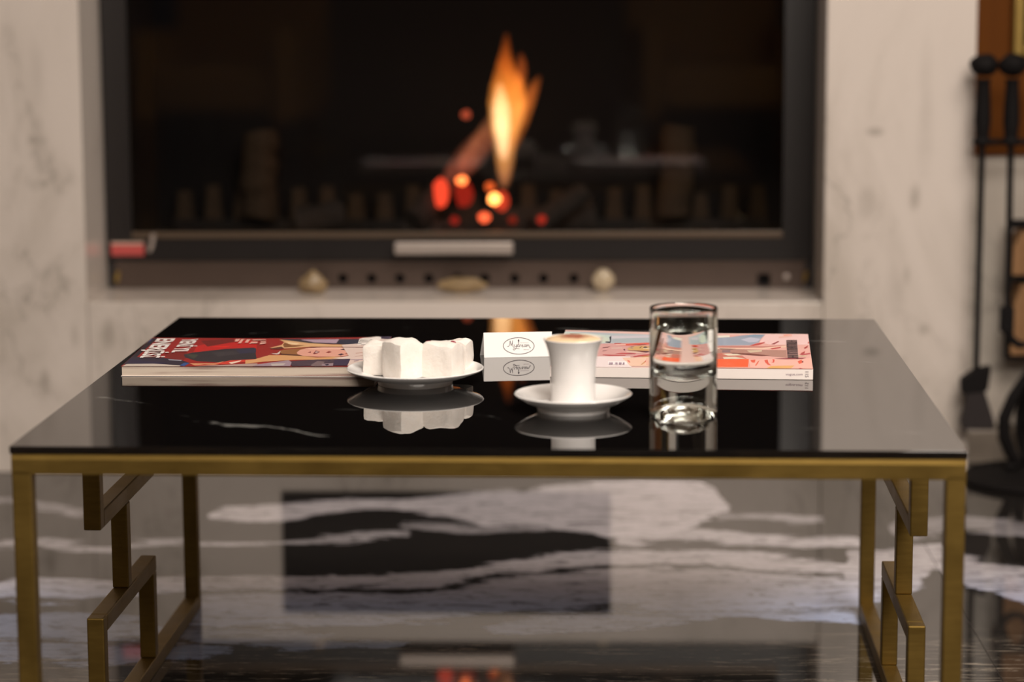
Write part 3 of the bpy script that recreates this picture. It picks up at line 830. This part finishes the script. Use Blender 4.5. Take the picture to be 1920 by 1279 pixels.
# ================================================================== TENT CARD
cl = Vector((-.0235, -1.2075)); cr = Vector((.0508, -1.1981)); cdir = (cr-cl).normalized(); cw = .0795
ca = math.atan2(cdir.y, cdir.x); ch = .0283; base = .0185
tc = thing('tent_card', 'small white folded tent card with an oval logo, standing between the two magazines', 'card', (cl.x, cl.y, TH+.0002), ca)
def slab(p0, p1, t, x0, x1):       # thin sheet from (y,z) p0 to p1
    (y0, z0), (y1, z1) = p0, p1; l = math.hypot(y1-y0, z1-z0); ny, nz = (z1-z0)/l*t, -(y1-y0)/l*t
    return prism([(y0, z0), (y1, z1), (y1+ny, z1+nz), (y0+ny, z0+nz)], 'x', x0, x1)
lean = .006
fp = obj('front_flap', slab((0, 0), (lean, ch), .0005, 0, cw), WHITE_PAPER, tc)
bf = bmesh.new()              # back flap, skewed a little so its foot pokes out on the left
q4 = [(0, lean+.0006, ch), (cw, lean+.0006, ch), (cw-.0032, base, 0), (-.0032, base, 0)]
va = [bf.verts.new(q) for q in q4]; vb = [bf.verts.new((x, y+.0005, z)) for x, y, z in q4]
bf.faces.new(va); bf.faces.new(vb[::-1])
for i in range(4): bf.faces.new((va[i], vb[i], vb[(i+1) % 4], va[(i+1) % 4]))
obj('back_flap', bf, WHITE_PAPER, tc)
def cpx(X, Y):                     # enlarged crop -> card plane
    x, y = 930+X/21.31, 620+Y/21.31
    u = (x-907.5)/1619; v = (671-(x-907.5)*.019-y)/1619*1.0
    v *= ch/.0290
    return Vector((u, lean*v/ch-.0002, v))
def ribbon(L, w, bm, wend=None):
    P = [cpx(*q) for q in L]
    if len(P) > 2:                 # smooth by Chaikin
        for _ in range(2):
            Q = [P[0]]
            for p, q in zip(P, P[1:]): Q += [p*.75+q*.25, p*.25+q*.75]
            P = Q+[P[-1]]
    vs = []
    for i, p in enumerate(P):
        t = (P[min(i+1, len(P)-1)]-P[max(i-1, 0)]); t = Vector((t.x, t.z)).normalized()
        nrm = Vector((-t.y, t.x))*w
        vs.append((bm.verts.new((p.x+nrm.x, p.y, p.z+nrm.y)), bm.verts.new((p.x-nrm.x, p.y, p.z-nrm.y))))
    for (a1, b1), (a2, b2) in zip(vs, vs[1:]): bm.faces.new((a1, b1, b2, a2))
bm = bmesh.new()
ov = [(920+620*math.cos(2*PI*i/60), 610+330*math.sin(2*PI*i/60)) for i in range(61)]
ribbon(ov, .00036, bm)
ST = [[(470, 635), (520, 622), (560, 560), (578, 395)], [(578, 395), (596, 520), (620, 605)], [(620, 605), (655, 500), (682, 385)], [(682, 385), (656, 540), (690, 645), (745, 676)],
      [(735, 540), (745, 625), (790, 650), (835, 610), (842, 540)], [(842, 540), (838, 650), (800, 725), (740, 782), (700, 772), (695, 735), (745, 708), (850, 716), (950, 726)],
      [(935, 562), (885, 552), (858, 602), (880, 655), (932, 640)], [(922, 490), (926, 600), (940, 656)], [(962, 655), (972, 560)], [(970, 590), (995, 560), (1018, 568)],
      [(1035, 612), (1090, 598), (1080, 552), (1042, 580), (1042, 640), (1085, 655), (1125, 625)], [(1195, 562), (1145, 562), (1130, 630), (1165, 655), (1198, 600)], [(1202, 555), (1196, 640), (1225, 650)],
      [(1235, 655), (1242, 555)], [(1240, 590), (1275, 552), (1288, 645)], [(1286, 590), (1322, 552), (1335, 620), (1385, 690)]]
for s_ in ST: ribbon(s_, .00026, bm)
for (X, Y, rx, ry) in ((918, 400, 30, 55), (914, 484, 26, 20), (1375, 684, 24, 18), (485, 634, 26, 14)):
    bm.faces.new([bm.verts.new(cpx(X+rx*math.cos(2*PI*i/14), Y+ry*math.sin(2*PI*i/14))) for i in range(14)])
obj('oval_logo', bm, INK, fp)
bm = bmesh.new()
x = 985
while x < 1325:
    ribbon([(x, 472), (x+4, 494)], .00020, bm); x += random.choice((24, 30, 36))
x = 1115
while x < 1330:
    ribbon([(x, 748), (x+5, 772)], .00022, bm); x += random.choice((26, 34))
obj('small_type', bm, INK_PALE, fp)

# ================================================================== PLATE, SWEETS
pc = Vector((-.0906, -1.3854, TH+.0002))
pl = thing('plate', 'white footed dessert plate holding the dusted sweets', 'plate', pc)
prof = [(0, .0040), (.034, .0040), (.0365, .0), (.0405, .0), (.0415, .0055), (.055, .0085), (.0735, .0158), (.0745, .0172), (.0735, .0180), (.060, .0128), (.048, .0092), (.043, .0080), (0, .0078)]
obj('dish', lathe(prof, 96), PORCELAIN, pl, smooth=True)
def lump(label, cx, cy, sxy, h, rz, seed, fruit=()):
    t = thing('dusted_sweet', label, 'sweet', (pc.x+cx, pc.y+cy, TH+.0083), rz, 'dusted sweets on the white plate')
    bm = bmesh.new(); bmesh.ops.create_cube(bm, size=1)
    bmesh.ops.subdivide_edges(bm, edges=bm.edges, cuts=7, use_grid_fill=True)
    for v in bm.verts:
        c_ = v.co*2; k = 9.0
        m = (abs(c_.x)**k+abs(c_.y)**k+abs(c_.z)**k)**(1/k); q = c_/m
        q = c_*.25+q*.75
        s2 = Vector((q.x*sxy[0]/2, q.y*sxy[1]/2, (q.z+1)*h/2))
        if q.z > .6: s2.z += .0028*mn.noise(Vector((q.x*1.3+seed, q.y*1.3, seed*2)))+.0030*(1-min(1, (q.x*q.x+q.y*q.y)/1.6))
        s2 += Vector((mn.noise(s2*90+Vector((seed, 0, 0))), mn.noise(s2*90+Vector((0, seed, 0))), 0))*.0011
        s2.z = max(s2.z, 0); v.co = s2
    obj('sweet_body', bm, LUMP, t, smooth=True)
    for (fx, fy, fs) in fruit:
        obj('fruit_piece', blob((fx, fy, h+.0012), (fs, fs*.55, .0024), seed, 2), FRUIT, t, smooth=True)
    return t
lump('dusted white sweet at the far left of the plate', -.0395, .016, (.033, .034), .0325, -.10, 3.1, [(.009, -.009, .0022)])
lump('tallest dusted white sweet with one corner turned to the viewer', -.0125, -.0125, (.0335, .0335), .0400, PI/4-.03, 5.7, [(-.004, -.0035, .0052)])
lump('broad dusted white sweet right of centre on the plate', .0300, -.0055, (.0390, .033), .0365, -.36, 8.3, [(.012, .002, .0034), (-.0120, -.007, .0050)])
lump('small dusted white sweet tucked behind at the right edge of the plate', .0455, .034, (.027, .026), .0325, -.30, 11.9)

# ================================================================== CUP AND SAUCER
sc_ = Vector((.0823, -1.5475, TH+.0002))
sau = thing('saucer', 'white porcelain saucer under the espresso cup', 'saucer', sc_)
prof = [(0, .0042), (.030, .0042), (.0325, 0), (.0365, 0), (.0380, .0050), (.048, .0092), (.0588, .0158), (.0600, .0172), (.0590, .0182), (.048, .0128), (.036, .0086), (.026, .0074), (0, .0072)]
obj('dish', lathe(prof, 96), PORCELAIN, sau, smooth=True)
cup = thing('espresso_cup', 'small white handleless espresso cup with frothy coffee', 'cup', (sc_.x, sc_.y, sc_.z+.0074))
prof = [(0, .002), (.0200, .002), (.0205, 0), (.0218, 0), (.0226, .002), (.0227, .030), (.0234, .042), (.0252, .053), (.0283, .062), (.0305, .0662), (.0300, .0668), (.0290, .0662), (.0265, .0605), (.0236, .053), (.0218, .042), (.021, .030), (.0205, .006), (0, .005)]
obj('cup_body', lathe(prof, 72), PORCELAIN, cup, smooth=True)
foam = [(0, .0690), (.012, .0688), (.022, .0679), (.0272, .0662), (.0284, .0650), (.0260, .060), (.0, .060)]
obj('coffee_foam', lathe(foam, 64), FOAM, cup, smooth=True)

# ================================================================== WATER GLASS
gc = Vector((.1928, -1.5829, TH+.0002)); GR, GH = .0340, .1115
gl = thing('water_glass', 'thick based clear tumbler of water at the right front of the table', 'glass', gc)
wz = .0905; WR = GR-.0032
outer = [(0, .0150), (.006, .0146), (.012, .0128), (.018, .0092), (.0225, .0042), (.0245, .0006), (.0260, 0), (.0310, 0), (.0332, .0014), (GR, .0045), (GR, .0055), (GR, .0075), (GR, .030), (GR, .060), (GR, .09), (GR, GH-.006), (GR, GH-.0035), (GR, GH-.002), (GR-.0006, GH-.0004), (GR-.0012, GH), (GR-.0020, GH-.0004)]
obj('tumbler', lathe(outer+[(GR-.0027, GH-.002), (GR-.0030, GH-.0045), (WR, .102), (WR, .099), (WR, .095), (WR, wz)], 96), GLASS, gl, smooth=True, recalc=False)
# water fills the bowl: its sides are the glass-to-water boundary, its top the water-to-air boundary
wat = [(0, .039), (.010, .0394), (GR-.0130, .0414), (GR-.0064, .0454), (GR-.0038, .0519), (WR-.0001, .0575), (WR, .060), (WR, .063), (WR, .075), (WR, wz)]
wo = obj('water', lathe(wat, 96), WATER_SIDE, gl, smooth=True, recalc=False)
obj('water_surface', lathe([(WR, wz), (WR-.004, wz), (0, wz)], 96), WATER, wo, smooth=True, recalc=False)

# ================================================================== FIREPLACE INSERT
FY = .168
ins = thing('fireplace_insert', 'black glass fronted wood fire set into the white marble wall', 'fireplace', (-.128, FY, OZ0))
def I(x, y, z): return (x+.128, y-FY, z-OZ0)
def ibox(name, lo, hi, mat, parent=None, bevel=.0015):
    return obj(name, box(I(*lo), I(*hi)), mat, parent or ins, bevel=bevel)
DX0, DX1, DZ0, DZ1 = -.733, .4775, .339, 1.00
GX0, GX1, GZ0 = -.690, .426, .3815
# casing in the opening
cs = box(I(OX0+.001, FY+.012, OZ0+.001), I(DX0+.012, FY+.07, OZ1-.001))
box(I(DX1-.012, FY+.012, OZ0+.001), I(OX1-.001, FY+.07, OZ1-.001), cs)
box(I(DX0+.012, FY+.012, 1.0), I(DX1-.012, FY+.07, OZ1-.001), cs)
obj('casing', cs, BLACK_METAL, ins)
door = obj('door', box(I(DX0, FY, DZ0), I(GX0, FY+.02, DZ1), box(I(GX1, FY, DZ0), I(DX1, FY+.02, DZ1), box(I(GX0, FY, DZ0), I(GX1, FY+.02, GZ0), box(I(GX0, FY, .965), I(GX1, FY+.02, DZ1))))), DOOR_METAL, ins)
obj('glass_pane', box(I(GX0-.0, FY+.006, GZ0), I(GX1, FY+.010, .965)), PANE, door)
obj('glass_bead', box(I(GX0, FY-.004, GZ0-.004), I(GX1, FY+.004, GZ0+.006)), plain('bronze_bead', (.11, .075, .05, 1), .35, .3), door, bevel=.001)
h = obj('handle', box(I(-.2359, FY-.030, .3515), I(-.0331, FY-.018, .3725), box(I(-.215, FY-.018, .356), I(-.195, FY, .368), box(I(-.074, FY-.018, .356), I(-.054, FY, .368)))), STEEL, door, bevel=.003)
h['label'] = 'satin steel bar handle'
lb = obj('warning_label', box(I(-.7266, FY-.0012, .3474), I(-.6700, FY, .3665)), RED, door)
lb['label'] = 'red rectangular label'
obj('label_stripe', box(I(-.7266, FY-.0012, .3665), I(-.6700, FY, .3705)), LABEL_W, lb)
hg = tube([I(-.660, FY-.006, .355), I(-.655, FY-.006, .366), I(-.652, FY-.006, .385)], .004, 8)
obj('hinge_pin', hg, STEEL, door)
# lower trim with a row of round air holes (really pierced)
bm = box(I(DX0+.012, FY+.004, OZ0+.001), I(DX1-.012, FY+.008, DZ0-.002))
trim = obj('lower_trim', bm, TRIM_METAL, ins)
holes = [(643, 522), (697, 522), (750, 522), (804, 522), (857, 522), (909, 522), (965, 522), (1019, 522), (1076, 522)]
cut = bmesh.new()
for (px_, py_) in holes:
    P = ony(px_, py_, FY+.006); q = I(P.x, P.y, P.z)
    ring = [(q[0]+.0085*math.cos(2*PI*i/20), q[2]+.0085*math.sin(2*PI*i/20)) for i in range(20)]
    prism(ring, 'y', q[1]-.03, q[1]+.03, cut)
P = ony(1432, 525, FY+.006); q = I(P.x, P.y, P.z)
prism([(q[0]-.011, q[2]-.011), (q[0]+.011, q[2]-.011), (q[0]+.011, q[2]+.011), (q[0]-.011, q[2]+.011)], 'y', q[1]-.03, q[1]+.03, cut)
co = obj('cut', cut, SOOT, ins)
md = trim.modifiers.new('b', 'BOOLEAN'); md.object = co; md.operation = 'DIFFERENCE'; md.solver = 'EXACT'
dg = bpy.context.evaluated_depsgraph_get(); dg.update()
nm = bpy.data.meshes.new_from_object(trim.evaluated_get(dg)); trim.modifiers.clear(); trim.data = nm
bpy.data.objects.remove(co)
obj('air_box', box(I(DX0+.02, FY+.03, OZ0+.002), I(DX1-.02, FY+.05, DZ0-.003)), SOOT, ins)
P = ony(1475, 520, FY); obj('rivet', blob(I(P.x, FY+.003, P.z), (.006, .003, .006), 2, 2, .0), STEEL, ins, smooth=True)
for x in (OX0+.016, OX1-.016):
    obj('corner_rod', tube([I(x, FY+.001, OZ0+.012), I(x+.004, FY+.001, OZ0+.03)], .004, 8), GOLD, ins)  # short gold rod low in each corner of the opening
# firebox
FB = .60
fb = obj('firebox', box(I(DX0+.012, FY+.08, .335), I(DX1-.012, FB, .345)), ASH, ins)
obj('firebox_back', box(I(DX0+.012, FB, .335), I(DX1-.012, FB+.03, 1.05)), SOOT, ins)
obj('firebox_side', box(I(DX0-.01, FY+.071, .335), I(DX0+.012, FB, 1.05)), BRICK, ins)
obj('firebox_side', box(I(DX1-.012, FY+.071, .335), I(DX1+.01, FB, 1.05)), BRICK, ins)
obj('firebox_top', box(I(DX0+.012, FY+.071, 1.02), I(DX1-.012, FB, 1.05)), SOOT, ins)
# ribbed low fire-back and its teeth
x0 = -.66; k_ = 0
while x0 < .41:
    zt = .425+.010*math.sin(k_*1.7)
    obj('grate_rib', prism([(x0+.128-.018, .345-OZ0), (x0+.128+.018, .345-OZ0), (x0+.128+.011, zt-OZ0), (x0+.128-.011, zt-OZ0)], 'y', FB-.06-FY, FB-.035-FY), BRICK_L, ins)
    x0 += .0535; k_ += 1
obj('grate_bar', box(I(-.68, FB-.066, .352), I(.425, FB-.060, .372)), BLACK_METAL, ins)

# logs on the ash bed
def log(label, p0, p1, r, seed, mat=CHAR):
    P0, P1 = Vector(p0), Vector(p1); n = 9
    path = [P0.lerp(P1, i/(n-1))+Vector((mn.noise(Vector((i*.6, seed, 0))), mn.noise(Vector((i*.6, 0, seed))), 0))*r*.35 for i in range(n)]
    base_ = P0.lerp(P1, .5); base_.z = min(P0.z, P1.z)-r
    bm = tube([p-base_ for p in path], [r*(1+.15*mn.noise(Vector((i*.9, seed*2, 3)))) for i in range(n)], 12)
    t = thing('fire_log', label, 'log', base_)
    obj('log_body', bm, mat, t)
    return t
FZ = .345
log('charred grey log leaning up to the left of the flame', (-.215, .33, FZ+.045), (-.105, .47, FZ+.165), .022, 1.0)
log('dark log lying low behind the flame', (-.17, .47, FZ+.028), (.10, .50, FZ+.030), .026, 2.2)
log('short half burnt log leaning against the right of the flame', (-.005, .37, FZ+.028), (.085, .45, FZ+.085), .020, 3.4)
log('thin burning log under the red embers', (-.235, .375, FZ+.024), (-.13, .36, FZ+.024), .020, 4.1)
log('black log end lying in the ash at the front of the fire', (-.075, .315, FZ+.018), (-.02, .31, FZ+.018), .016, 5.5)
log('pale brown log standing at the right side of the firebox', (.255, .50, FZ+.035), (.262, .515, FZ+.20), .032, 6.3, BRICK_L)
log('dim brown log standing at the left side of the firebox', (-.52, .50, FZ+.035), (-.515, .52, FZ+.19), .034, 7.3, BRICK_L)
log('dim log piece beside the left standing log', (-.44, .47, FZ+.03), (-.36, .50, FZ+.04), .026, 8.3, CHAR)

# embers: small glowing coals, and two red glow halos modelled as emissive lumps
EMB = [(827, 362, .33, .0140, 2.1, (1, .075, .03, 1), 1.9, 'long red glowing coal standing at the lower left of the fire'),
       (866, 338, .335, .0095, 1, (1, .20, .05, 1), 6, 'bright orange coal left of the flame'),
       (869, 362, .35, .0160, 1.8, (1, .05, .025, 1), .5, 'dark red glow halo added under the bright orange coal'),
       (927, 373, .335, .0110, 1, (1, .30, .07, 1), 10, 'brightest yellow orange coal at the foot of the flame'),
       (940, 378, .345, .0145, 1.4, (1, .08, .03, 1), 1.1, 'red glow halo added beside the brightest coal'),
       (919, 350, .35, .0085, 1, (1, .15, .03, 1), 1.6, 'small orange coal just above the brightest one'),
       (908, 408, .30, .0105, 1, (1, .13, .045, 1), 3, 'orange coal fallen at the front of the fire'),
       (874, 215, .44, .0085, 1, (1, .16, .07, 1), .8, 'faint red spark at the tip of the leaning log'),
       (852, 413, .30, .0080, 1, (1, .05, .03, 1), .5, 'faint red ember left of the fallen coal'),
       (961, 412, .30, .0080, 1, (1, .07, .03, 1), .35, 'faint red ember right of the fallen coal'),
       (1015, 412, .31, .0080, 1, (1, .06, .03, 1), .7, 'faint red ember furthest to the right in the ash')]
for i, (px_, py_, Y, r, el_, col, st, lab) in enumerate(EMB):
    P = ony(px_, py_, Y)
    tag(obj('ember', blob((0, 0, 0), (r, r*.8, r*.9*el_), i+1, 2, .25), emit('ember_glow_%d' % i, col, st), None, loc=P), lab, 'ember', 'glowing embers in the hearth')

# flames: bodies of glowing gas, emission inside the volume
def flame_mat(name, z0, z1, stops, dens):
    t = NT(name); t.t.nodes.remove(t.b)
    p = t.pos(); X = t.xyz(p)
    hgt = t.maprange(X[2], z0, z1, 0, 1, smooth=False)
    n = t.noise(t.scale(p, (40, 40, 12)), 1, 3, .6, .6)
    hgt = t.math('ADD', hgt, t.math('MULTIPLY', t.math('SUBTRACT', n, .5), .35))
    r = t.n('ShaderNodeValToRGB'); t.l(hgt, r.inputs[0])
    el = r.color_ramp.elements
    el[0].position, el[0].color = stops[0][0], stops[0][1]; el[1].position, el[1].color = stops[-1][0], stops[-1][1]
    for q, c_ in stops[1:-1]:
        x_ = el.new(q); x_.color = c_
    em = t.n('ShaderNodeEmission'); t.l(r.outputs[0], em.inputs[0])
    t.l(t.math('MULTIPLY', t.maprange(n, .25, .6, .45, 1.2), dens), em.inputs[1])
    t.l(em.outputs[0], t.out.inputs['Volume']); return t.m
fz0, fz1 = ony(950, 350, .37).z, ony(950, 60, .37).z
MAIN = flame_mat('flame_gas', fz0, fz1, [(0, (1, .34, .13, 1)), (.15, (1, .40, .12, 1)), (.42, (1, .42, .09, 1)), (.62, (1, .30, .04, 1)), (.8, (1, .20, .02, 1)), (1, (.6, .10, .01, 1))], 50)
CORE = flame_mat('flame_core_gas', fz0, fz1, [(0, (1, .58, .34, 1)), (.5, (1, .72, .40, 1)), (1, (1, .5, .1, 1))], 95)
LOWF = flame_mat('flame_low_gas', fz0, fz1, [(0, (.9, .10, .07, 1)), (.15, (1, .22, .11, 1)), (.4, (1, .33, .13, 1)), (1, (1, .2, .05, 1))], 15)
TIPF = flame_mat('flame_tip_gas', fz0, fz1, [(0, (1, .3, .05, 1)), (.6, (1, .24, .04, 1)), (1, (.8, .12, .02, 1))], 40)
fire = thing('fire', 'tall orange flame with a forked tip in the fireplace', 'fire', ony(945, 350, .37))
fo = fire.location
def tongue(name, pts, Y, mat, flat=.55):
    """pts: (px, py, half width px) along the flame's spine"""
    P = [ony(a, b, Y)-fo for a, b, w in pts]; R = [w/1020 for a, b, w in pts]
    Q, RR = [], []
    for i in range(len(P)-1):
        for s_ in range(4):
            f = s_/4; p0 = P[max(i-1, 0)]; p1 = P[i]; p2 = P[i+1]; p3 = P[min(i+2, len(P)-1)]
            q = .5*((2*p1)+(p2-p0)*f+(2*p0-5*p1+4*p2-p3)*f*f+(3*p1-p0-3*p2+p3)*f**3)
            Q.append(q); RR.append(R[i]*(1-f)+R[i+1]*f)
    Q.append(P[-1]); RR.append(R[-1])
    return obj(name, tube(Q, RR, 14, flat=(1, flat)), mat, fire, smooth=True)
tongue('flame', [(944, 352, 6), (946, 330, 13), (947, 300, 18), (946, 265, 21), (948, 230, 30), (951, 195, 36), (951, 160, 32), (948, 130, 20), (948, 100, 11), (950, 62, 3)], .37, MAIN)
tongue('flame', [(945, 300, 5), (943, 275, 12), (941, 240, 16), (939, 205, 17), (938, 175, 10), (937, 155, 3)], .372, CORE)
tongue('flame', [(956, 288, 6), (965, 256, 14), (976, 222, 17), (988, 190, 16), (1000, 166, 11), (1012, 143, 3)], .385, TIPF)
tongue('flame', [(968, 180, 8), (975, 150, 12), (978, 120, 9), (976, 100, 3)], .38, TIPF)
tongue('flame', [(858, 338, 8), (876, 308, 19), (898, 276, 22), (918, 244, 20), (930, 212, 9)], .40, LOWF)
tongue('flame', [(842, 318, 6), (862, 296, 13), (886, 268, 13), (908, 250, 10), (922, 246, 4)], .43, LOWF, .4)
tongue('flame', [(838, 340, 8), (850, 320, 16), (868, 300, 14), (884, 285, 5)], .36, LOWF)

# little tan and cream lumps on the ledge in front of the trim
for (px_, py_, w, hgt, mat, lab, sd) in ((588, 551, .036, .040, TAN_LUMP, 'small pointed tan lump on the marble ledge, left of the others', 1.3),
                                        (866, 550, .042, .026, TAN_LUMP, 'small low tan lump in the middle of the marble ledge', 2.6),
                                        (1131, 547, .019, .038, CREAM_LUMP, 'small upright cream lump on the right of the marble ledge', 4.4)):
    P = onz(px_, py_, OZ0); 
    bm = blob((0, 0, hgt*.5), (w, .016, hgt*.5), sd, 3, .22)
    zmin = min(v.co.z for v in bm.verts)
    for v in bm.verts:
        v.co.z -= zmin
        if sd < 2: k2 = 1-.72*v.co.z/hgt; v.co.x *= max(k2, .2)
    tag(obj('ledge_lump', bm, mat, None, smooth=True, loc=(P.x, min(P.y, FY-.035), OZ0+.0002)), lab, 'stone', 'little lumps on the hearth ledge')

# ================================================================== FIRE TOOLS (right of the breast)
TY = -.050
stx, sty = .832, -.020
st = thing('fire_tool_stand', 'black wrought iron fire tool stand with curved feet at the right edge', 'stand', (stx, sty, 0))
obj('base_plate', lathe([(0, 0), (.125, 0), (.128, .006), (.120, .012), (0, .014)], 40, c=(0, -.03, 0)), IRON, st)
obj('column', tube([(0, 0, .10), (0, 0, .64)], .007, 10), IRON, st)
obj('finial', blob((0, 0, .655), (.02, .02, .02), 1, 3, .1), IRON, st, smooth=True)
hz_ = ony(1870, 266, sty).z
for s_ in (-1, 1):
    obj('hanger_arm', tube([(s_*.115, 0, hz_), (s_*.05, 0, hz_), (0, 0, hz_)], .0048, 8), IRON, st)
for an in (PI+.15, PI*1.5+.6, .3, PI*.5+.3):
    dx, dy = math.cos(an), math.sin(an)
    L = [(.004, .195), (.020, .170), (.042, .135), (.056, .10), (.055, .068), (.044, .042), (.030, .024), (.034, .020), (.052, .020)]
    obj('foot', tube([(dx*a_, dy*a_, z_) for a_, z_ in L], [.006, .008, .010, .011, .011, .010, .009, .0075, .006], 8), IRON, st)
obj('collar', lathe([(0, .088), (.015, .088), (.018, .10), (.012, .115), (0, .115)], 20), IRON, st)
def tool(name, label, px_, head):
    P = ony(px_, 122, TY); hand = thing(name, label, 'fire tool', (P.x, TY, 0))
    zb = P.z; r = .0215
    bm = blob((0, 0, zb), (r*1.08, r, r*.86), px_*.1, 3, .10); obj('knob', bm, IRON, hand, smooth=True)
    z1 = ony(px_, 148, TY).z; z0 = ony(px_, 272, TY).z; d_ = z1-z0
    obj('grip', lathe([(0, z0), (.014, z0), (.0155, z0+.006), (.0105, z0+.014), (.0135, z0+.35*d_), (.0125, z0+.6*d_), (.0105, z1-.006), (.013, z1), (0, z1)], 16), IRON, hand, smooth=True)
    head(hand, z0)
    return hand
def brush_head(t, z0):
    zt = ony(1845, 690, TY).z; zb = ony(1845, 803, TY).z
    obj('rod', tube([(-.001, 0, zt-.004), (0, 0, z0)], .0052, 10), IRON, t)
    obj('brush_block', prism([(-.024, zt-.042), (.017, zt-.036), (.022, zt+.004), (-.004, zt-.002), (-.026, zt-.018)], 'y', -.014, .014), IRON, t, bevel=.002)
    bm = prism([(-.017, zt-.040), (.013, zt-.038), (.020, zt-.060), (.029, zb+.012), (.028, zb), (-.022, zb), (-.023, zb+.012), (-.017, zt-.060)], 'y', -.013, .013)
    obj('bristles', bm, BRISTLE, t)
def tongs_head(t, z0):
    zt = ony(1897, 575, TY).z; zb = ony(1897, 622, TY).z
    obj('rod', tube([(.002, 0, zt), (0, 0, z0)], .0054, 10), IRON, t)
    obj('tool_socket', box((-.010, -.008, zb), (.012, .008, zt)), IRON, t, bevel=.002)
    obj('hook', tube([(.002, 0, zb+.004), (.008, 0, zb-.012), (.022, 0, zb-.022), (.040, 0, zb-.020), (.048, 0, zb-.006)], [.008, .0075, .0065, .0055, .004], 8), IRON, t)
tool('hearth_brush', 'black hearth brush hanging nearest the marble wall', 1845, brush_head)
tool('hearth_poker', 'black hooked fire poker hanging right of the hearth brush', 1899, tongs_head)

# log rack in the alcove, only its left edge inside the picture
P0 = ony(1890, 412, .08); P1 = ony(1890, 672, .08)
rk = thing('log_rack', 'black iron rack of split firewood behind the fire tools at the right edge', 'rack', (P0.x, .08, P1.z))
hh = P0.z-P1.z; rw = .125
for (lo, hi) in (((0, -.012, hh-.014), (rw, .012, hh)), ((0, -.012, 0), (rw, .012, .006)), ((0, -.012, 0), (.005, .012, hh)), ((rw-.005, -.012, 0), (rw, .012, hh)), ((.005, -.012, hh*.56), (rw-.005, .012, hh*.56+.010))):
    obj('rack_bar', box(lo, hi), IRON, rk, bevel=.001)
for s in (0, 1):
    obj('wall_bracket', box((s*(rw-.02)+.004, .012, hh*.2), (s*(rw-.02)+.016, .05, hh*.25)), IRON, rk)
for row, (z_, h_) in enumerate(((.007, hh*.56-.009), (hh*.56+.011, hh-.026-hh*.56))):
    x = .007; kx = 0
    while x+.05 < rw-.006:
        w_ = .048+.006*((kx*7+row*3) % 3)
        if x+w_ > rw-.006: break
        bm = prism([(0, 0), (w_-.004, 0), (w_-.002, h_*.55), (w_*.62, h_-.002), (w_*.3, h_-.004), (.001, h_*.6)], 'y', -.014, .045)
        tag(obj('firewood', bm, LOGWOOD, None, loc=(rk.location.x+x, .08, rk.location.z+z_), bevel=.002), 'split log, %s in the %s tier of the iron rack' % (('leftmost', 'second from the left')[min(kx, 1)], ('lower', 'upper')[row]), 'firewood', 'split logs in the iron rack'); x += w_; kx += 1

# gilt framed mirror on the wood panel, its lower left corner in the picture
P0 = ony(1896, 106, ALC-.006)
mi = thing('gilt_mirror', 'gilt framed dark mirror on the red brown wood at the top right corner', 'mirror', (P0.x+.2, ALC-.0045, P0.z))
fw_ = .018
obj('frame', box((-.2, -.022, 0), (-.2+fw_, 0, .6), box((.2-fw_, -.022, 0), (.2, 0, .6), box((-.2+fw_, -.022, 0), (.2-fw_, 0, fw_), box((-.2+fw_, -.022, .6-fw_), (.2-fw_, 0, .6))))), GOLD, mi, bevel=.003)
obj('mirror_plate', box((-.2+fw_, -.012, fw_), (.2-fw_, 0, .6-fw_)), MIRROR, mi)

# ================================================================== the room behind the camera (mirrored faintly in the fire door)
def armchair(loc, rz, label, mat):
    t = thing('armchair', label, 'chair', loc, rz)
    obj('seat', box((-.26, -.28, .24), (.26, .30, .42)), mat, t, bevel=.03, seg=3)
    obj('backrest', box((-.34, -.40, .24), (.34, -.285, .85)), mat, t, bevel=.03, seg=3)
    for s in (-1, 1):
        obj('armrest', box((s*.30-.035, -.28, .20), (s*.30+.035, .32, .58)), mat, t, bevel=.02, seg=3)
        for y in (-.30, .28): obj('leg', box((s*.27-.02, y-.02, 0), (s*.27+.02, y+.02, .20)), WOOD, t)
armchair((-1.45, -6.2, 0), .15, 'ochre leather armchair behind the viewer, left', LEATHER)
armchair((.62, -6.4, 0), -.1, 'ochre leather armchair behind the viewer, right', LEATHER)
armchair((-2.05, -7.3, 0), .3, 'slate blue armchair by the back wall', BLUE_CLOTH)
fl_ = thing('floor_lamp', 'unlit brass floor lamp behind the viewer', 'lamp', (-1.22, -7.2, 0))
obj('base', lathe([(0, 0), (.15, 0), (.15, .02), (.03, .04), (0, .04)], 32), GOLD, fl_)
obj('pole', tube([(0, 0, .03), (0, 0, 1.5)], .05, 16), GOLD, fl_)
obj('shade', lathe([(.14, 1.75), (.22, 1.45), (.215, 1.45), (.135, 1.75)], 32), CEIL, fl_)
